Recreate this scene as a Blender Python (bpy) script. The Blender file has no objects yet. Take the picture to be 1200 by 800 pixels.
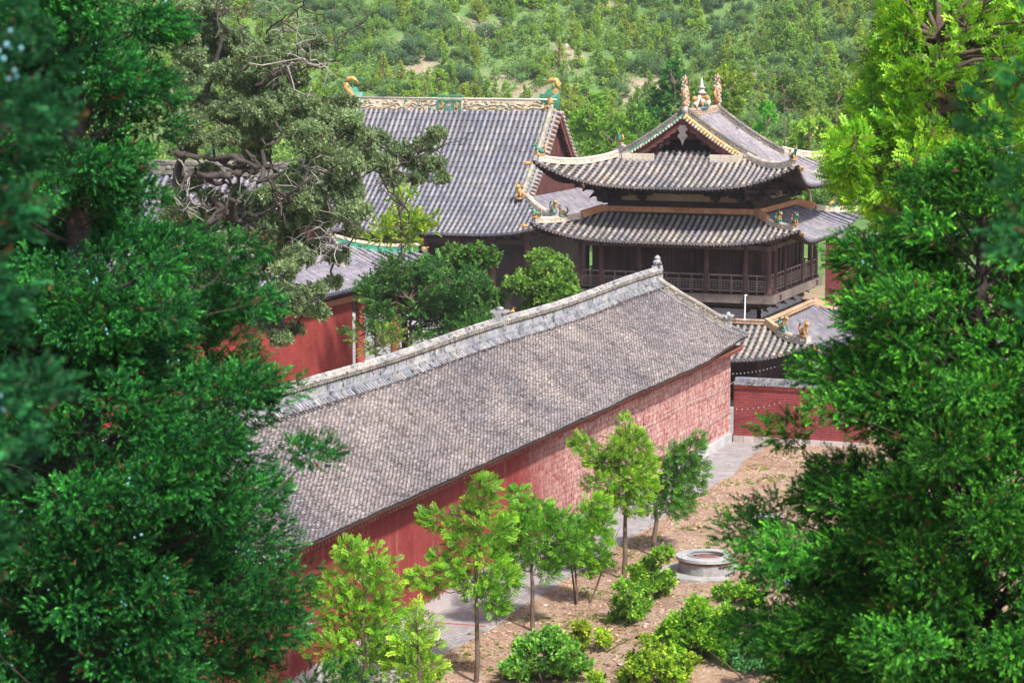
import bpy, math, random
import numpy as np
from mathutils import Vector, noise as mnoise

random.seed(7)
rng = np.random.default_rng(7)
S = bpy.context.scene
COL = S.collection

# ------------------------------------------------------------------ camera
CAM_H = 21.0
FPX = 2900.0 / 1200.0                      # focal length / sensor width
TH = math.atan(370 / 2900.0)
PS = math.atan(1090 * math.cos(TH) / 2900.0)
cam_d = bpy.data.cameras.new('camera')
cam = bpy.data.objects.new('camera', cam_d)
COL.objects.link(cam)
cam.location = (0, 0, CAM_H)
cam.rotation_euler = (math.pi / 2 - TH, 0, PS)
cam_d.sensor_width = 36.0
cam_d.lens = 36.0 * FPX
cam_d.clip_start = 0.5
cam_d.clip_end = 3000
cam_d.dof.use_dof = True
cam_d.dof.focus_distance = 105
cam_d.dof.aperture_fstop = 4.0
S.camera = cam

# ------------------------------------------------------------------ light
SUN_EL = math.radians(50)
SUN_AZ = math.radians(128)                 # compass: 0 = +Y, clockwise; sun behind and right of the camera
w = bpy.data.worlds.new('World'); S.world = w; w.use_nodes = True
nt = w.node_tree; nt.nodes.clear()
sky = nt.nodes.new('ShaderNodeTexSky'); sky.sky_type = 'NISHITA'; sky.sun_disc = False
sky.sun_elevation = SUN_EL; sky.sun_rotation = SUN_AZ
sky.air_density = 1.0; sky.dust_density = 2.5; sky.ozone_density = 1.0
bg = nt.nodes.new('ShaderNodeBackground'); bg.inputs[1].default_value = 0.12
wo = nt.nodes.new('ShaderNodeOutputWorld')
nt.links.new(sky.outputs[0], bg.inputs[0]); nt.links.new(bg.outputs[0], wo.inputs[0])
sun_d = bpy.data.lights.new('sun', 'SUN'); sun_d.energy = 3.6; sun_d.angle = math.radians(4.0)
sun_d.color = (1.0, 0.95, 0.87)
sun = bpy.data.objects.new('sun', sun_d); COL.objects.link(sun)
sv = Vector((math.sin(SUN_AZ) * math.cos(SUN_EL), math.cos(SUN_AZ) * math.cos(SUN_EL), math.sin(SUN_EL)))
sun.rotation_euler = (-sv).to_track_quat('-Z', 'Y').to_euler()
sun.location = (0, 0, 60)
S.view_settings.view_transform = 'Standard'
S.view_settings.look = 'None'
S.view_settings.gamma = 1.0
HAZE = 0.00018
S.view_settings.exposure = 0.95

# ------------------------------------------------------------------ helpers
cR = np.array([math.cos(PS), math.sin(PS), 0.0])
cFh = np.array([-math.sin(PS), math.cos(PS), 0.0])
cF = np.array([-math.sin(PS) * math.cos(TH), math.cos(PS) * math.cos(TH), -math.sin(TH)])
cU = np.cross(cR, cF)

def at(px, py, D):
    """point of the place seen in direction (px,py) of the 1200x800 survey photo at distance D"""
    return np.array([0, 0, CAM_H]) + D * (cR * (px - 600) / 2900 + cU * (400 - py) / 2900 + cF)

def tag(o, label=None, cat=None, group=None, kind=None):
    if label: o['label'] = label
    if cat: o['category'] = cat
    if group: o['group'] = group
    if kind: o['kind'] = kind
    return o

def empty(name, loc, label=None, cat=None, group=None):
    o = bpy.data.objects.new(name, None); COL.objects.link(o)
    o.location = tuple(loc); o.empty_display_size = 0.3
    return tag(o, label, cat, group)

def raw_mesh(name, V, F, tint, mat, parent=None, smooth=False, link=True):
    """V (N,3), F (M,k) with k 3 or 4, tint (M,3)"""
    V = np.asarray(V, np.float32); F = np.asarray(F, np.int32)
    me = bpy.data.meshes.new(name)
    k = F.shape[1]; M = len(F)
    me.vertices.add(len(V)); me.vertices.foreach_set('co', V.ravel())
    me.loops.add(M * k); me.loops.foreach_set('vertex_index', F.ravel())
    me.polygons.add(M)
    me.polygons.foreach_set('loop_start', np.arange(0, M * k, k, dtype=np.int32))
    me.polygons.foreach_set('loop_total', np.full(M, k, np.int32))
    if smooth: me.polygons.foreach_set('use_smooth', np.ones(M, bool))
    a = me.attributes.new('tint', 'FLOAT_COLOR', 'FACE')
    t4 = np.ones((M, 4), np.float32); t4[:, :3] = tint
    a.data.foreach_set('color', t4.ravel())
    me.update(calc_edges=True)
    me.materials.append(mat)
    o = bpy.data.objects.new(name, me)
    if link:
        COL.objects.link(o)
        if parent: o.parent = parent
    return o

class MB:
    def __init__(s): s.v = []; s.f = []; s.t = []; s.n = 0
    def add(s, V, F, tint=(1, 1, 1)):
        V = [tuple(map(float, p)) for p in V]
        s.v += V; s.f += [tuple(i + s.n for i in f) for f in F]
        s.t += [tint] * len(F); s.n += len(V)
    def box(s, c, d, rz=0.0, tint=(1, 1, 1), taper=1.0):
        cx, cy, cz = c; hx, hy, hz = d[0] / 2, d[1] / 2, d[2] / 2
        ca, sa = math.cos(rz), math.sin(rz); P = []
        for z, k in ((-hz, 1), (hz, taper)):
            for x, y in ((-hx, -hy), (hx, -hy), (hx, hy), (-hx, hy)):
                x *= k; y *= k
                P.append((cx + x * ca - y * sa, cy + x * sa + y * ca, cz + z))
        s.add(P, [(0, 3, 2, 1), (4, 5, 6, 7), (0, 1, 5, 4), (1, 2, 6, 5), (2, 3, 7, 6), (3, 0, 4, 7)], tint)
    def beam(s, p, q, w, h, tint=(1, 1, 1), up=(0, 0, 1)):
        p = Vector(p); q = Vector(q); d = (q - p).normalized(); u = Vector(up)
        r = d.cross(u)
        if r.length < 1e-4: r = d.cross(Vector((1, 0, 0)))
        r.normalize(); u = r.cross(d)
        P = []
        for a in (p, q):
            for x, z in ((-1, -1), (1, -1), (1, 1), (-1, 1)): P.append(a + r * x * w / 2 + u * z * h / 2)
        s.add(P, [(0, 1, 2, 3), (7, 6, 5, 4), (0, 4, 5, 1), (1, 5, 6, 2), (2, 6, 7, 3), (3, 7, 4, 0)], tint)
    def tube(s, pts, rad, n=6, tint=(1, 1, 1), cap=True):
        pts = [Vector(p) for p in pts]; m = len(pts)
        if not hasattr(rad, '__len__'): rad = [rad] * m
        V = []; F = []
        ref = Vector((0.31, 0.17, 0.93))
        for i, p in enumerate(pts):
            d = (pts[min(i + 1, m - 1)] - pts[max(i - 1, 0)]).normalized()
            if abs(d.dot(ref)) > .97: a = d.cross(Vector((1, 0, 0))).normalized()
            else: a = d.cross(ref).normalized()
            b = d.cross(a)
            for k in range(n):
                t = 2 * math.pi * k / n
                V.append(p + (a * math.cos(t) + b * math.sin(t)) * rad[i])
        for i in range(m - 1):
            for k in range(n):
                F.append((i * n + k, i * n + (k + 1) % n, (i + 1) * n + (k + 1) % n, (i + 1) * n + k))
        if cap: F.append(tuple(range(n - 1, -1, -1))); F.append(tuple(range((m - 1) * n, m * n)))
        s.add(V, F, tint)
    def lathe(s, c, prof, n=12, tint=(1, 1, 1)):
        V = []; F = []
        for r, z in prof:
            for k in range(n):
                t = 2 * math.pi * k / n; V.append((c[0] + r * math.cos(t), c[1] + r * math.sin(t), c[2] + z))
        for i in range(len(prof) - 1):
            for k in range(n): F.append((i * n + k, i * n + (k + 1) % n, (i + 1) * n + (k + 1) % n, (i + 1) * n + k))
        F.append(tuple(range(n - 1, -1, -1))); F.append(tuple(range((len(prof) - 1) * n, len(prof) * n)))
        s.add(V, F, tint)
    def ell(s, c, r, tint=(1, 1, 1), n=10, m=6, jit=0.0):
        V = [(c[0], c[1], c[2] - r[2])]; F = []
        for i in range(1, m):
            a = math.pi * i / m
            for k in range(n):
                t = 2 * math.pi * k / n; j = 1 + random.uniform(-jit, jit)
                V.append((c[0] + r[0] * math.sin(a) * math.cos(t) * j, c[1] + r[1] * math.sin(a) * math.sin(t) * j, c[2] - r[2] * math.cos(a) * j))
        V.append((c[0], c[1], c[2] + r[2]))
        for k in range(n): F.append((0, 1 + (k + 1) % n, 1 + k))
        for i in range(m - 2):
            for k in range(n): F.append((1 + i * n + k, 1 + i * n + (k + 1) % n, 1 + (i + 1) * n + (k + 1) % n, 1 + (i + 1) * n + k))
        e = len(V) - 1
        for k in range(n): F.append((e, 1 + (m - 2) * n + k, 1 + (m - 2) * n + (k + 1) % n))
        s.add(V, F, tint)
    def prism(s, poly, p0, ex, ey, ez, th, tint=(1, 1, 1)):
        """poly in (ex,ey) plane at p0, thickness th along ez"""
        p0 = np.array(p0, float); ex = np.array(ex, float); ey = np.array(ey, float); ez = np.array(ez, float)
        n = len(poly)
        V = [p0 + ex * a + ey * b for a, b in poly] + [p0 + ex * a + ey * b + ez * th for a, b in poly]
        F = [tuple(range(n - 1, -1, -1)), tuple(range(n, 2 * n))] + [(i, (i + 1) % n, n + (i + 1) % n, n + i) for i in range(n)]
        s.add(V, F, tint)
    def build(s, name, mat, parent=None, smooth=False):
        me = bpy.data.meshes.new(name); me.from_pydata(s.v, [], s.f)
        a = me.attributes.new('tint', 'FLOAT_COLOR', 'FACE')
        t4 = np.ones((len(s.f), 4), np.float32); t4[:, :3] = np.array(s.t, np.float32)
        a.data.foreach_set('color', t4.ravel())
        if smooth: me.polygons.foreach_set('use_smooth', np.ones(len(s.f), bool))
        me.materials.append(mat); me.update()
        o = bpy.data.objects.new(name, me); COL.objects.link(o)
        if parent: o.parent = parent
        return o

def copy_tree(o, parent=None):
    c = o.copy(); COL.objects.link(c)
    if parent: c.parent = parent
    for ch in list(o.children): copy_tree(ch, c)
    return c

def gv(v, j=.1):
    k = random.uniform(1 - j, 1 + j); return (v * k, v * k, v * k)
def jc(c, j=.12, h=.04):
    k = random.uniform(1 - j, 1 + j)
    return tuple(max(0, x * k * random.uniform(1 - h, 1 + h)) for x in c)

# ------------------------------------------------------------------ materials
def nodes(name):
    m = bpy.data.materials.new(name); m.use_nodes = True
    t = m.node_tree; t.nodes.clear()
    out = t.nodes.new('ShaderNodeOutputMaterial')
    return m, t, out
def N(t, ty, **k):
    n = t.nodes.new(ty)
    for a, b in k.items(): setattr(n, a, b)
    return n
def noise_(t, vec, scale, detail=4, rough=.6, dist=0):
    n = N(t, 'ShaderNodeTexNoise'); n.inputs['Scale'].default_value = scale
    n.inputs['Detail'].default_value = detail; n.inputs['Roughness'].default_value = rough
    n.inputs['Distortion'].default_value = dist
    if vec is not None: t.links.new(vec, n.inputs['Vector'])
    return n.outputs['Fac']
def ramp(t, fac, stops):
    r = N(t, 'ShaderNodeValToRGB'); e = r.color_ramp.elements
    while len(e) < len(stops): e.new(.5)
    for i, (p, c) in enumerate(stops):
        e[i].position = p; e[i].color = (c[0], c[1], c[2], 1) if hasattr(c, '__len__') else (c, c, c, 1)
    t.links.new(fac, r.inputs[0]); return r.outputs[0]
def mixc(t, fac, a, b, mode='MIX'):
    m = N(t, 'ShaderNodeMix', data_type='RGBA', blend_type=mode)
    for sock, v in ((m.inputs[0], fac), (m.inputs[6], a), (m.inputs[7], b)):
        if isinstance(v, (int, float)): sock.default_value = v
        elif isinstance(v, tuple): sock.default_value = (v[0], v[1], v[2], 1)
        else: t.links.new(v, sock)
    return m.outputs[2]
def attr(t, name='tint'):
    a = N(t, 'ShaderNodeAttribute'); a.attribute_name = name; return a.outputs['Color']
def coord(t, which='Object'):
    return N(t, 'ShaderNodeTexCoord').outputs[which]
def bump(t, h, strength=.4, dist=.02, nrm=None):
    b = N(t, 'ShaderNodeBump'); b.inputs['Strength'].default_value = strength; b.inputs['Distance'].default_value = dist
    t.links.new(h, b.inputs['Height'])
    if nrm is not None: t.links.new(nrm, b.inputs['Normal'])
    return b.outputs[0]
def principled(t, out, col, rough=.8, nrm=None, spec=.3, metal=0):
    p = N(t, 'ShaderNodeBsdfPrincipled')
    if isinstance(col, tuple): p.inputs['Base Color'].default_value = (*col, 1)
    else: t.links.new(col, p.inputs['Base Color'])
    if isinstance(rough, float): p.inputs['Roughness'].default_value = rough
    else: t.links.new(rough, p.inputs['Roughness'])
    p.inputs['Specular IOR Level'].default_value = spec; p.inputs['Metallic'].default_value = metal
    if nrm is not None: t.links.new(nrm, p.inputs['Normal'])
    t.links.new(p.outputs[0], out.inputs[0]); return p

def weathered(name, ca, cb, scale=1.5, spots=None, rough=.85, bs=.4, spec=.25, fine=14.0, spot_thr=.62, fa=.6):
    """surface whose colour drifts between two natural colours, with optional lichen spots, times per-piece tint"""
    m, t, out = nodes(name); v = coord(t)
    c = mixc(t, ramp(t, noise_(t, v, scale, 5), [(.35, 0.0), (.68, 1.0)]), ca, cb)
    f = noise_(t, v, fine, 4, .7)
    c = mixc(t, 1.0, c, ramp(t, f, [(.2, fa), (.8, 1.35)]), 'MULTIPLY')
    if spots:
        c = mixc(t, ramp(t, noise_(t, v, fine * .45, 5, .7, .5), [(spot_thr, 0.0), (spot_thr + .1, 1.0)]), c, spots)
    c = mixc(t, 1.0, c, attr(t), 'MULTIPLY')
    principled(t, out, c, rough, bump(t, f, bs, .03), spec)
    return m

M = {}
M['tile'] = weathered('grey_tile', (.17, .165, .195), (.25, .23, .235), .5, (.42, .39, .37), .8, .5, spot_thr=.6)
M['tile_warm'] = weathered('sunwarm_lichen_tile', (.20, .19, .205), (.37, .315, .25), .6, (.45, .40, .33), .85, .5, spot_thr=.57)  # lichened tile; its warm tone also stands for sunlit slopes
M['tile_small'] = weathered('small_grey_tile', (.135, .125, .135), (.235, .208, .195), .22, (.42, .39, .37), .9, .5, fine=9, spot_thr=.63)
M['ridge'] = weathered('weathered_ridge', (.25, .26, .29), (.42, .40, .38), 1.2, (.06, .06, .065), .9, .9, fine=7, spot_thr=.53)
M['ridge_dark'] = weathered('mossy_carved_ridge', (.16, .145, .13), (.26, .235, .20), 1.5, (.45, .42, .36), .95, .9, fine=10, spot_thr=.6)
M['beige'] = weathered('beige_lime', (.50, .42, .34), (.62, .54, .44), 1.0, (.24, .21, .19), .9, .6, spot_thr=.64)
M['orange'] = weathered('orange_brick_edge', (.52, .23, .11), (.60, .32, .18), 1.2, (.38, .25, .18), .85, .4)
M['orange_pale'] = weathered('pale_orange_edge', (.52, .31, .17), (.60, .42, .28), 1.2, (.35, .25, .19), .85, .4)
M['wood'] = weathered('dark_brown_wood', (.05, .028, .027), (.095, .055, .048), 1.0, None, .75, .5, fine=9)
M['wood_grey'] = weathered('grey_weathered_wood', (.15, .115, .10), (.22, .175, .15), 1.2, (.30, .26, .22), .85, .5)
M['dark'] = weathered('very_dark_wood', (.035, .025, .023), (.07, .05, .042), 1.0, None, .85, .4)  # darkest wood, for eave undersides, brackets and inner walls
M['board'] = weathered('pale_plaster_board', (.30, .22, .15), (.42, .33, .24), 1.0, (.15, .10, .08), .9, .3)
M['gable'] = weathered('red_brown_board', (.10, .035, .034), (.17, .065, .06), 1.5, (.09, .05, .05), .8, .4)
M['green'] = weathered('green_glaze', (.03, .22, .15), (.10, .36, .27), 3.0, (.45, .48, .38), .35, .3, spec=.5)
M['yellow'] = weathered('ochre_glaze', (.62, .30, .04), (.72, .42, .09), 3.0, (.55, .45, .28), .35, .3, spec=.5)
M['cream'] = weathered('cream_glaze', (.60, .50, .38), (.72, .64, .52), 2.0, (.42, .25, .12), .5, .6, spec=.4, spot_thr=.66)
M['glazed'] = weathered('mixed_glaze', (.62, .60, .56), (1, 1, 1), 4.0, (.30, .26, .22), .4, .8, spec=.5, fine=11, spot_thr=.58)
M['stone'] = weathered('grey_stone', (.36, .36, .38), (.50, .49, .48), 1.5, (.22, .22, .23), .9, .6)
M['concrete'] = weathered('pale_concrete', (.34, .34, .36), (.50, .49, .49), 1.2, (.35, .34, .34), .85, .3)
M['brick_red'] = weathered('dull_red_brick', (.28, .08, .06), (.36, .14, .11), 2.0, (.42, .30, .26), .9, .5)
M['paint_red'] = weathered('brick_red_paint', (.34, .06, .055), (.40, .085, .07), .6, None, .85, .3, fine=6, fa=.8)
M['white'] = weathered('white_paint', (.72, .72, .72), (.8, .8, .8), 2.0, None, .5, .1)
M['wire'] = weathered('black_cable', (.03, .03, .03), (.04, .04, .04), 2.0, None, .6, .1)
M['bark'] = weathered('brown_bark', (.10, .07, .05), (.17, .125, .095), 3.0, None, .95, 1.0, fine=22)
M['bark_pale'] = weathered('pale_grey_bark', (.30, .27, .245), (.42, .39, .36), 3.0, (.14, .12, .11), .95, 1.0, fine=20)
M['bark_dark'] = weathered('old_dark_bark', (.045, .035, .032), (.09, .072, .065), 3.0, None, .95, 1.0, fine=18)
M['rubble'] = weathered('broken_brick_and_stone', (.30, .20, .15), (.40, .32, .26), 1.5, (.22, .14, .11), .95, .6)
M['rock'] = weathered('tan_rock', (.34, .26, .20), (.45, .37, .31), 1.5, (.30, .22, .17), .95, .6)

def leaf_mat(name, trans=.35, rough=.5, spec=.35):
    m, t, out = nodes(name); v = coord(t)
    c = mixc(t, 1.0, attr(t), ramp(t, noise_(t, v, .9, 3), [(.25, .72), (.75, 1.25)]), 'MULTIPLY')
    p = N(t, 'ShaderNodeBsdfPrincipled'); t.links.new(c, p.inputs['Base Color'])
    p.inputs['Roughness'].default_value = rough; p.inputs['Specular IOR Level'].default_value = spec
    tr = N(t, 'ShaderNodeBsdfTranslucent')
    cc = mixc(t, 1.0, c, (1.25, 1.25, .7), 'MULTIPLY'); t.links.new(cc, tr.inputs['Color'])
    mx = N(t, 'ShaderNodeMixShader'); mx.inputs[0].default_value = trans
    t.links.new(p.outputs[0], mx.inputs[1]); t.links.new(tr.outputs[0], mx.inputs[2]); t.links.new(mx.outputs[0], out.inputs[0])
    return m
M['leaf'] = leaf_mat('broad_leaf', .4)
M['needle'] = leaf_mat('scale_leaf', .25, .5, .16)
M['hill_leaf'] = leaf_mat('hillside_leaf', .45, .8, .1)
M['berry'] = weathered('blue_berry', (.10, .34, .40), (.25, .5, .55), 4, None, .4, .1, spec=.5)

# painted stone wall of the long hall: smooth render near, peeling stone courses far
def long_wall_mat():
    m, t, out = nodes('peeling_red_wall'); v = coord(t)
    sep = N(t, 'ShaderNodeSeparateXYZ'); t.links.new(v, sep.inputs[0])
    cmb = N(t, 'ShaderNodeCombineXYZ'); t.links.new(sep.outputs[1], cmb.inputs[0]); t.links.new(sep.outputs[2], cmb.inputs[1])
    br = N(t, 'ShaderNodeTexBrick'); t.links.new(cmb.outputs[0], br.inputs['Vector'])
    br.inputs['Scale'].default_value = 1.0; br.inputs['Brick Width'].default_value = .62; br.inputs['Row Height'].default_value = .24
    br.inputs['Mortar Size'].default_value = .018; br.inputs['Mortar Smooth'].default_value = .5
    br.inputs['Color1'].default_value = (1, 1, 1, 1); br.inputs['Color2'].default_value = (.74, .74, .74, 1); br.inputs['Mortar'].default_value = (.5, .42, .4, 1)
    n1 = noise_(t, v, .7, 5, .65); n2 = noise_(t, v, 4.5, 5, .75, .6); n3 = noise_(t, v, 16, 3, .7)
    redp = mixc(t, ramp(t, n1, [(.35, 0.0), (.65, 1.0)]), (.21, .034, .036), (.28, .055, .05))
    peel = mixc(t, ramp(t, n2, [(.38, 0.0), (.58, 1.0)]), (.31, .08, .075), (.62, .43, .39))
    peel = mixc(t, .75, peel, br.outputs['Color'], 'MULTIPLY')
    wsp = N(t, 'ShaderNodeMath', operation='MULTIPLY_ADD'); t.links.new(noise_(t, v, .9, 3), wsp.inputs[0]); wsp.inputs[1].default_value = 6.0; t.links.new(sep.outputs[1], wsp.inputs[2])
    far = N(t, 'ShaderNodeMapRange'); t.links.new(wsp.outputs[0], far.inputs[0]); far.inputs[1].default_value = 2.5; far.inputs[2].default_value = 8.5
    near_spots = mixc(t, ramp(t, noise_(t, v, 6, 6, .8), [(.64, 0.0), (.70, 1.0)]), redp, (.52, .33, .30))
    mpv = N(t, 'ShaderNodeMapping'); mpv.inputs['Scale'].default_value = (2.5, 2.5, .35); t.links.new(v, mpv.inputs[0])
    stk = noise_(t, mpv.outputs[0], 1.3, 6, .75)
    near_spots = mixc(t, ramp(t, stk, [(.56, 0.0), (.68, .6)]), near_spots, (.40, .17, .15))
    near_spots = mixc(t, ramp(t, stk, [(.34, .55), (.44, 0.0)]), near_spots, (.11, .02, .02))
    peel = mixc(t, ramp(t, stk, [(.36, .6), (.5, 0.0)]), peel, (.24, .05, .05))
    c = mixc(t, far.outputs[0], near_spots, peel)
    # pale splash staining near the foot
    zz = N(t, 'ShaderNodeMath', operation='MULTIPLY_ADD'); t.links.new(n2, zz.inputs[0]); zz.inputs[1].default_value = -1.1; t.links.new(sep.outputs[2], zz.inputs[2])
    foot = ramp(t, zz.outputs[0], [(0.0, 1.0), (.12, 0.0)])
    c = mixc(t, foot, c, (.50, .42, .42))
    c = mixc(t, 1.0, c, ramp(t, n3, [(.2, .78), (.8, 1.2)]), 'MULTIPLY')
    hb = N(t, 'ShaderNodeMath', operation='ADD'); t.links.new(n2, hb.inputs[0])
    bw = N(t, 'ShaderNodeRGBToBW'); t.links.new(br.outputs['Color'], bw.inputs[0])
    mm = N(t, 'ShaderNodeMath', operation='MULTIPLY'); t.links.new(bw.outputs[0], mm.inputs[0]); t.links.new(far.outputs[0], mm.inputs[1])
    t.links.new(mm.outputs[0], hb.inputs[1])
    principled(t, out, c, .92, bump(t, hb.outputs[0], .6, .05), .15)
    return m
M['long_wall'] = long_wall_mat()

def red_brick_mat(name, axis, c1, c2, mort, sc=.34, row=.1):
    m, t, out = nodes(name); v = coord(t)
    sep = N(t, 'ShaderNodeSeparateXYZ'); t.links.new(v, sep.inputs[0])
    cmb = N(t, 'ShaderNodeCombineXYZ'); t.links.new(sep.outputs[axis], cmb.inputs[0]); t.links.new(sep.outputs[2], cmb.inputs[1])
    br = N(t, 'ShaderNodeTexBrick'); t.links.new(cmb.outputs[0], br.inputs['Vector'])
    br.inputs['Scale'].default_value = 1; br.inputs['Brick Width'].default_value = sc; br.inputs['Row Height'].default_value = row
    br.inputs['Mortar Size'].default_value = .008
    br.inputs['Color1'].default_value = (*c1, 1); br.inputs['Color2'].default_value = (*c2, 1); br.inputs['Mortar'].default_value = (*mort, 1)
    n = noise_(t, v, 1.2, 5, .7)
    c = mixc(t, 1.0, br.outputs['Color'], ramp(t, n, [(.3, .72), (.7, 1.2)]), 'MULTIPLY')
    c = mixc(t, ramp(t, noise_(t, v, 5, 5, .75), [(.66, 0.0), (.74, 1.0)]), c, (.5, .34, .3))
    bw = N(t, 'ShaderNodeRGBToBW'); t.links.new(br.outputs['Color'], bw.inputs[0])
    principled(t, out, c, .9, bump(t, bw.outputs[0], .5, .02), .15)
    return m
M['brick_y'] = red_brick_mat('red_painted_brick_side', 1, (.33, .055, .048), (.28, .045, .042), (.24, .07, .06))
M['brick_x'] = red_brick_mat('red_painted_brick_front', 0, (.22, .042, .045), (.17, .035, .038), (.27, .12, .11), .5, .14)

def paving_mat():
    m, t, out = nodes('grey_brick_paving'); v = coord(t)
    mp = N(t, 'ShaderNodeMapping'); mp.inputs['Rotation'].default_value = (0, 0, math.radians(90)); t.links.new(v, mp.inputs[0])
    br = N(t, 'ShaderNodeTexBrick'); t.links.new(mp.outputs[0], br.inputs['Vector'])
    br.inputs['Scale'].default_value = 1; br.inputs['Brick Width'].default_value = .30; br.inputs['Row Height'].default_value = .15
    br.inputs['Mortar Size'].default_value = .012
    br.inputs['Color1'].default_value = (.25, .235, .24, 1); br.inputs['Color2'].default_value = (.34, .32, .32, 1); br.inputs['Mortar'].default_value = (.17, .15, .16, 1)
    c = mixc(t, 1.0, br.outputs['Color'], ramp(t, noise_(t, v, .8, 5, .7), [(.3, .75), (.7, 1.2)]), 'MULTIPLY')
    c = mixc(t, ramp(t, noise_(t, v, 2.2, 6, .8), [(.56, 0.0), (.72, .8)]), c, (.47, .38, .31))
    bw = N(t, 'ShaderNodeRGBToBW'); t.links.new(br.outputs['Color'], bw.inputs[0])
    principled(t, out, c, .9, bump(t, bw.outputs[0], .5, .02), .2)
    return m
M['paving'] = paving_mat()

def ground_mat():
    m, t, out = nodes('earth'); v = coord(t)
    n1 = noise_(t, v, .45, 7, .75); n2 = noise_(t, v, 2.6, 6, .75, .4); n3 = noise_(t, v, 11, 4, .7)
    dirt = mixc(t, ramp(t, n1, [(.35, 0.0), (.65, 1.0)]), (.24, .135, .09), (.42, .30, .21))
    dirt = mixc(t, ramp(t, n2, [(.5, 0.0), (.66, 1.0)]), dirt, (.42, .33, .26))
    dirt = mixc(t, 1.0, dirt, ramp(t, n3, [(.25, .6), (.75, 1.3)]), 'MULTIPLY')
    grass = mixc(t, ramp(t, noise_(t, v, .35, 6, .7), [(.35, 0.0), (.65, 1.0)]), (.075, .15, .045), (.16, .26, .08))
    rock = mixc(t, ramp(t, noise_(t, v, .7, 6, .75, 1.0), [(.4, 0.0), (.6, 1.0)]), (.27, .18, .13), (.42, .33, .27))
    a = N(t, 'ShaderNodeAttribute'); a.attribute_name = 'bare'
    ad = N(t, 'ShaderNodeMath', operation='MULTIPLY_ADD'); t.links.new(noise_(t, v, .22, 6, .75), ad.inputs[0]); ad.inputs[1].default_value = 1.0; t.links.new(a.outputs['Fac'], ad.inputs[2])
    hill = mixc(t, ramp(t, ad.outputs[0], [(.60, 0.0), (.85, 1.0)]), grass, rock)
    hm = N(t, 'ShaderNodeAttribute'); hm.attribute_name = 'far'
    c = mixc(t, hm.outputs['Fac'], dirt, hill)
    hb = N(t, 'ShaderNodeMath', operation='MULTIPLY_ADD'); t.links.new(n3, hb.inputs[0]); hb.inputs[1].default_value = .3; t.links.new(n2, hb.inputs[2])
    principled(t, out, c, .95, bump(t, hb.outputs[0], .9, .12), .1)
    return m
M['ground'] = ground_mat()

# ------------------------------------------------------------------ terrain
def sm(x): x = min(1, max(0, x)); return x * x * (3 - 2 * x)
BARE = [(330, 8, 0, 0)]
def lateral(x, y): return x * cR[0] + y * cR[1]
def tfwd(x, y): return x * cFh[0] + y * cFh[1]
def zg(x, y):
    t = tfwd(x, y); l = lateral(x, y)
    k = min(1.35, max(0, 1 - t / 76.0)); z = 19.4 * k ** 1.25
    if t > 74: z += .45 * sm((x + 29.5) / 7) * sm((t - 76) / 3) * sm((130 - y) / 6)
    if t > 150:
        n = mnoise.noise(Vector((l * .012 + 3, t * .006, 1.7))) * 22 + mnoise.noise(Vector((l * .035, t * .02, 9.1))) * 7
        ridge = 26 * math.exp(-((l - 62 - (t - 350) * .25) / 30) ** 2)
        s = t - 338 + n + ridge
        z += 2.0 * sm((t - 185) / 120)
        q = 12.0
        z += .50 * q * math.log1p(math.exp(min(40, s / q))) if s / q < 40 else .50 * s
        if s > -10: z += mnoise.noise(Vector((l * .12, t * .12, 4.4))) * 1.2
    return z
def bare(x, y):
    """places on the hill where the rock shows"""
    t = tfwd(x, y); l = lateral(x, y); b = 0
    for (l0, t0, sl, st, a) in ((1, 353, 6, 6, .42), (-4, 346, 6, 3, .38), (8, 362, 4, 6, .38), (-20, 343, 6, 3, .40), (48, 366, 3, 4, .35), (-30, 350, 4, 3, .3), (66, 372, 3, 4, .3), (-5, 372, 7, 4, .22), (20, 352, 5, 3, .3), (-45, 345, 5, 3, .34), (-14, 360, 4, 3, .36), (33, 346, 4, 3, .3), (14, 378, 5, 3, .36), (-55, 366, 6, 4, .3)):
        b = max(b, .82 * a * math.exp(-((l - l0) / sl) ** 2 - ((t - t0) / st) ** 2))
    b += .16 * mnoise.noise(Vector((l * .05, t * .05, 20.0)))
    return b
def grid_axis(segs):
    out = []
    for a, b, st in segs: out += list(np.arange(a, b, st))
    return out + [segs[-1][1]]
Ls = grid_axis([(-700, -120, 30), (-120, -60, 5), (-60, 75, 1.6), (75, 200, 8), (200, 700, 50)])
Ts = grid_axis([(-120, 0, 12), (0, 70, 2.2), (70, 125, 1.0), (125, 180, 5), (180, 320, 5), (320, 420, 1.6), (420, 520, 8), (520, 1500, 70)])
V = []; bar = []; far = []
for t_ in Ts:
    for l_ in Ls:
        x = l_ * cR[0] + t_ * cFh[0]; y = l_ * cR[1] + t_ * cFh[1]
        V.append((x, y, zg(x, y))); bar.append(bare(x, y)); far.append(sm((t_ - 188) / 25))
nl = len(Ls)
F = [(j * nl + i, j * nl + i + 1, (j + 1) * nl + i + 1, (j + 1) * nl + i) for j in range(len(Ts) - 1) for i in range(nl - 1)]
g = raw_mesh('ground', V, F, np.ones((len(F), 3)), M['ground'], smooth=True)
a = g.data.attributes.new('bare', 'FLOAT', 'POINT'); a.data.foreach_set('value', np.array(bar, np.float32))
a = g.data.attributes.new('far', 'FLOAT', 'POINT'); a.data.foreach_set('value', np.array(far, np.float32))
tag(g, kind='structure')

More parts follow.
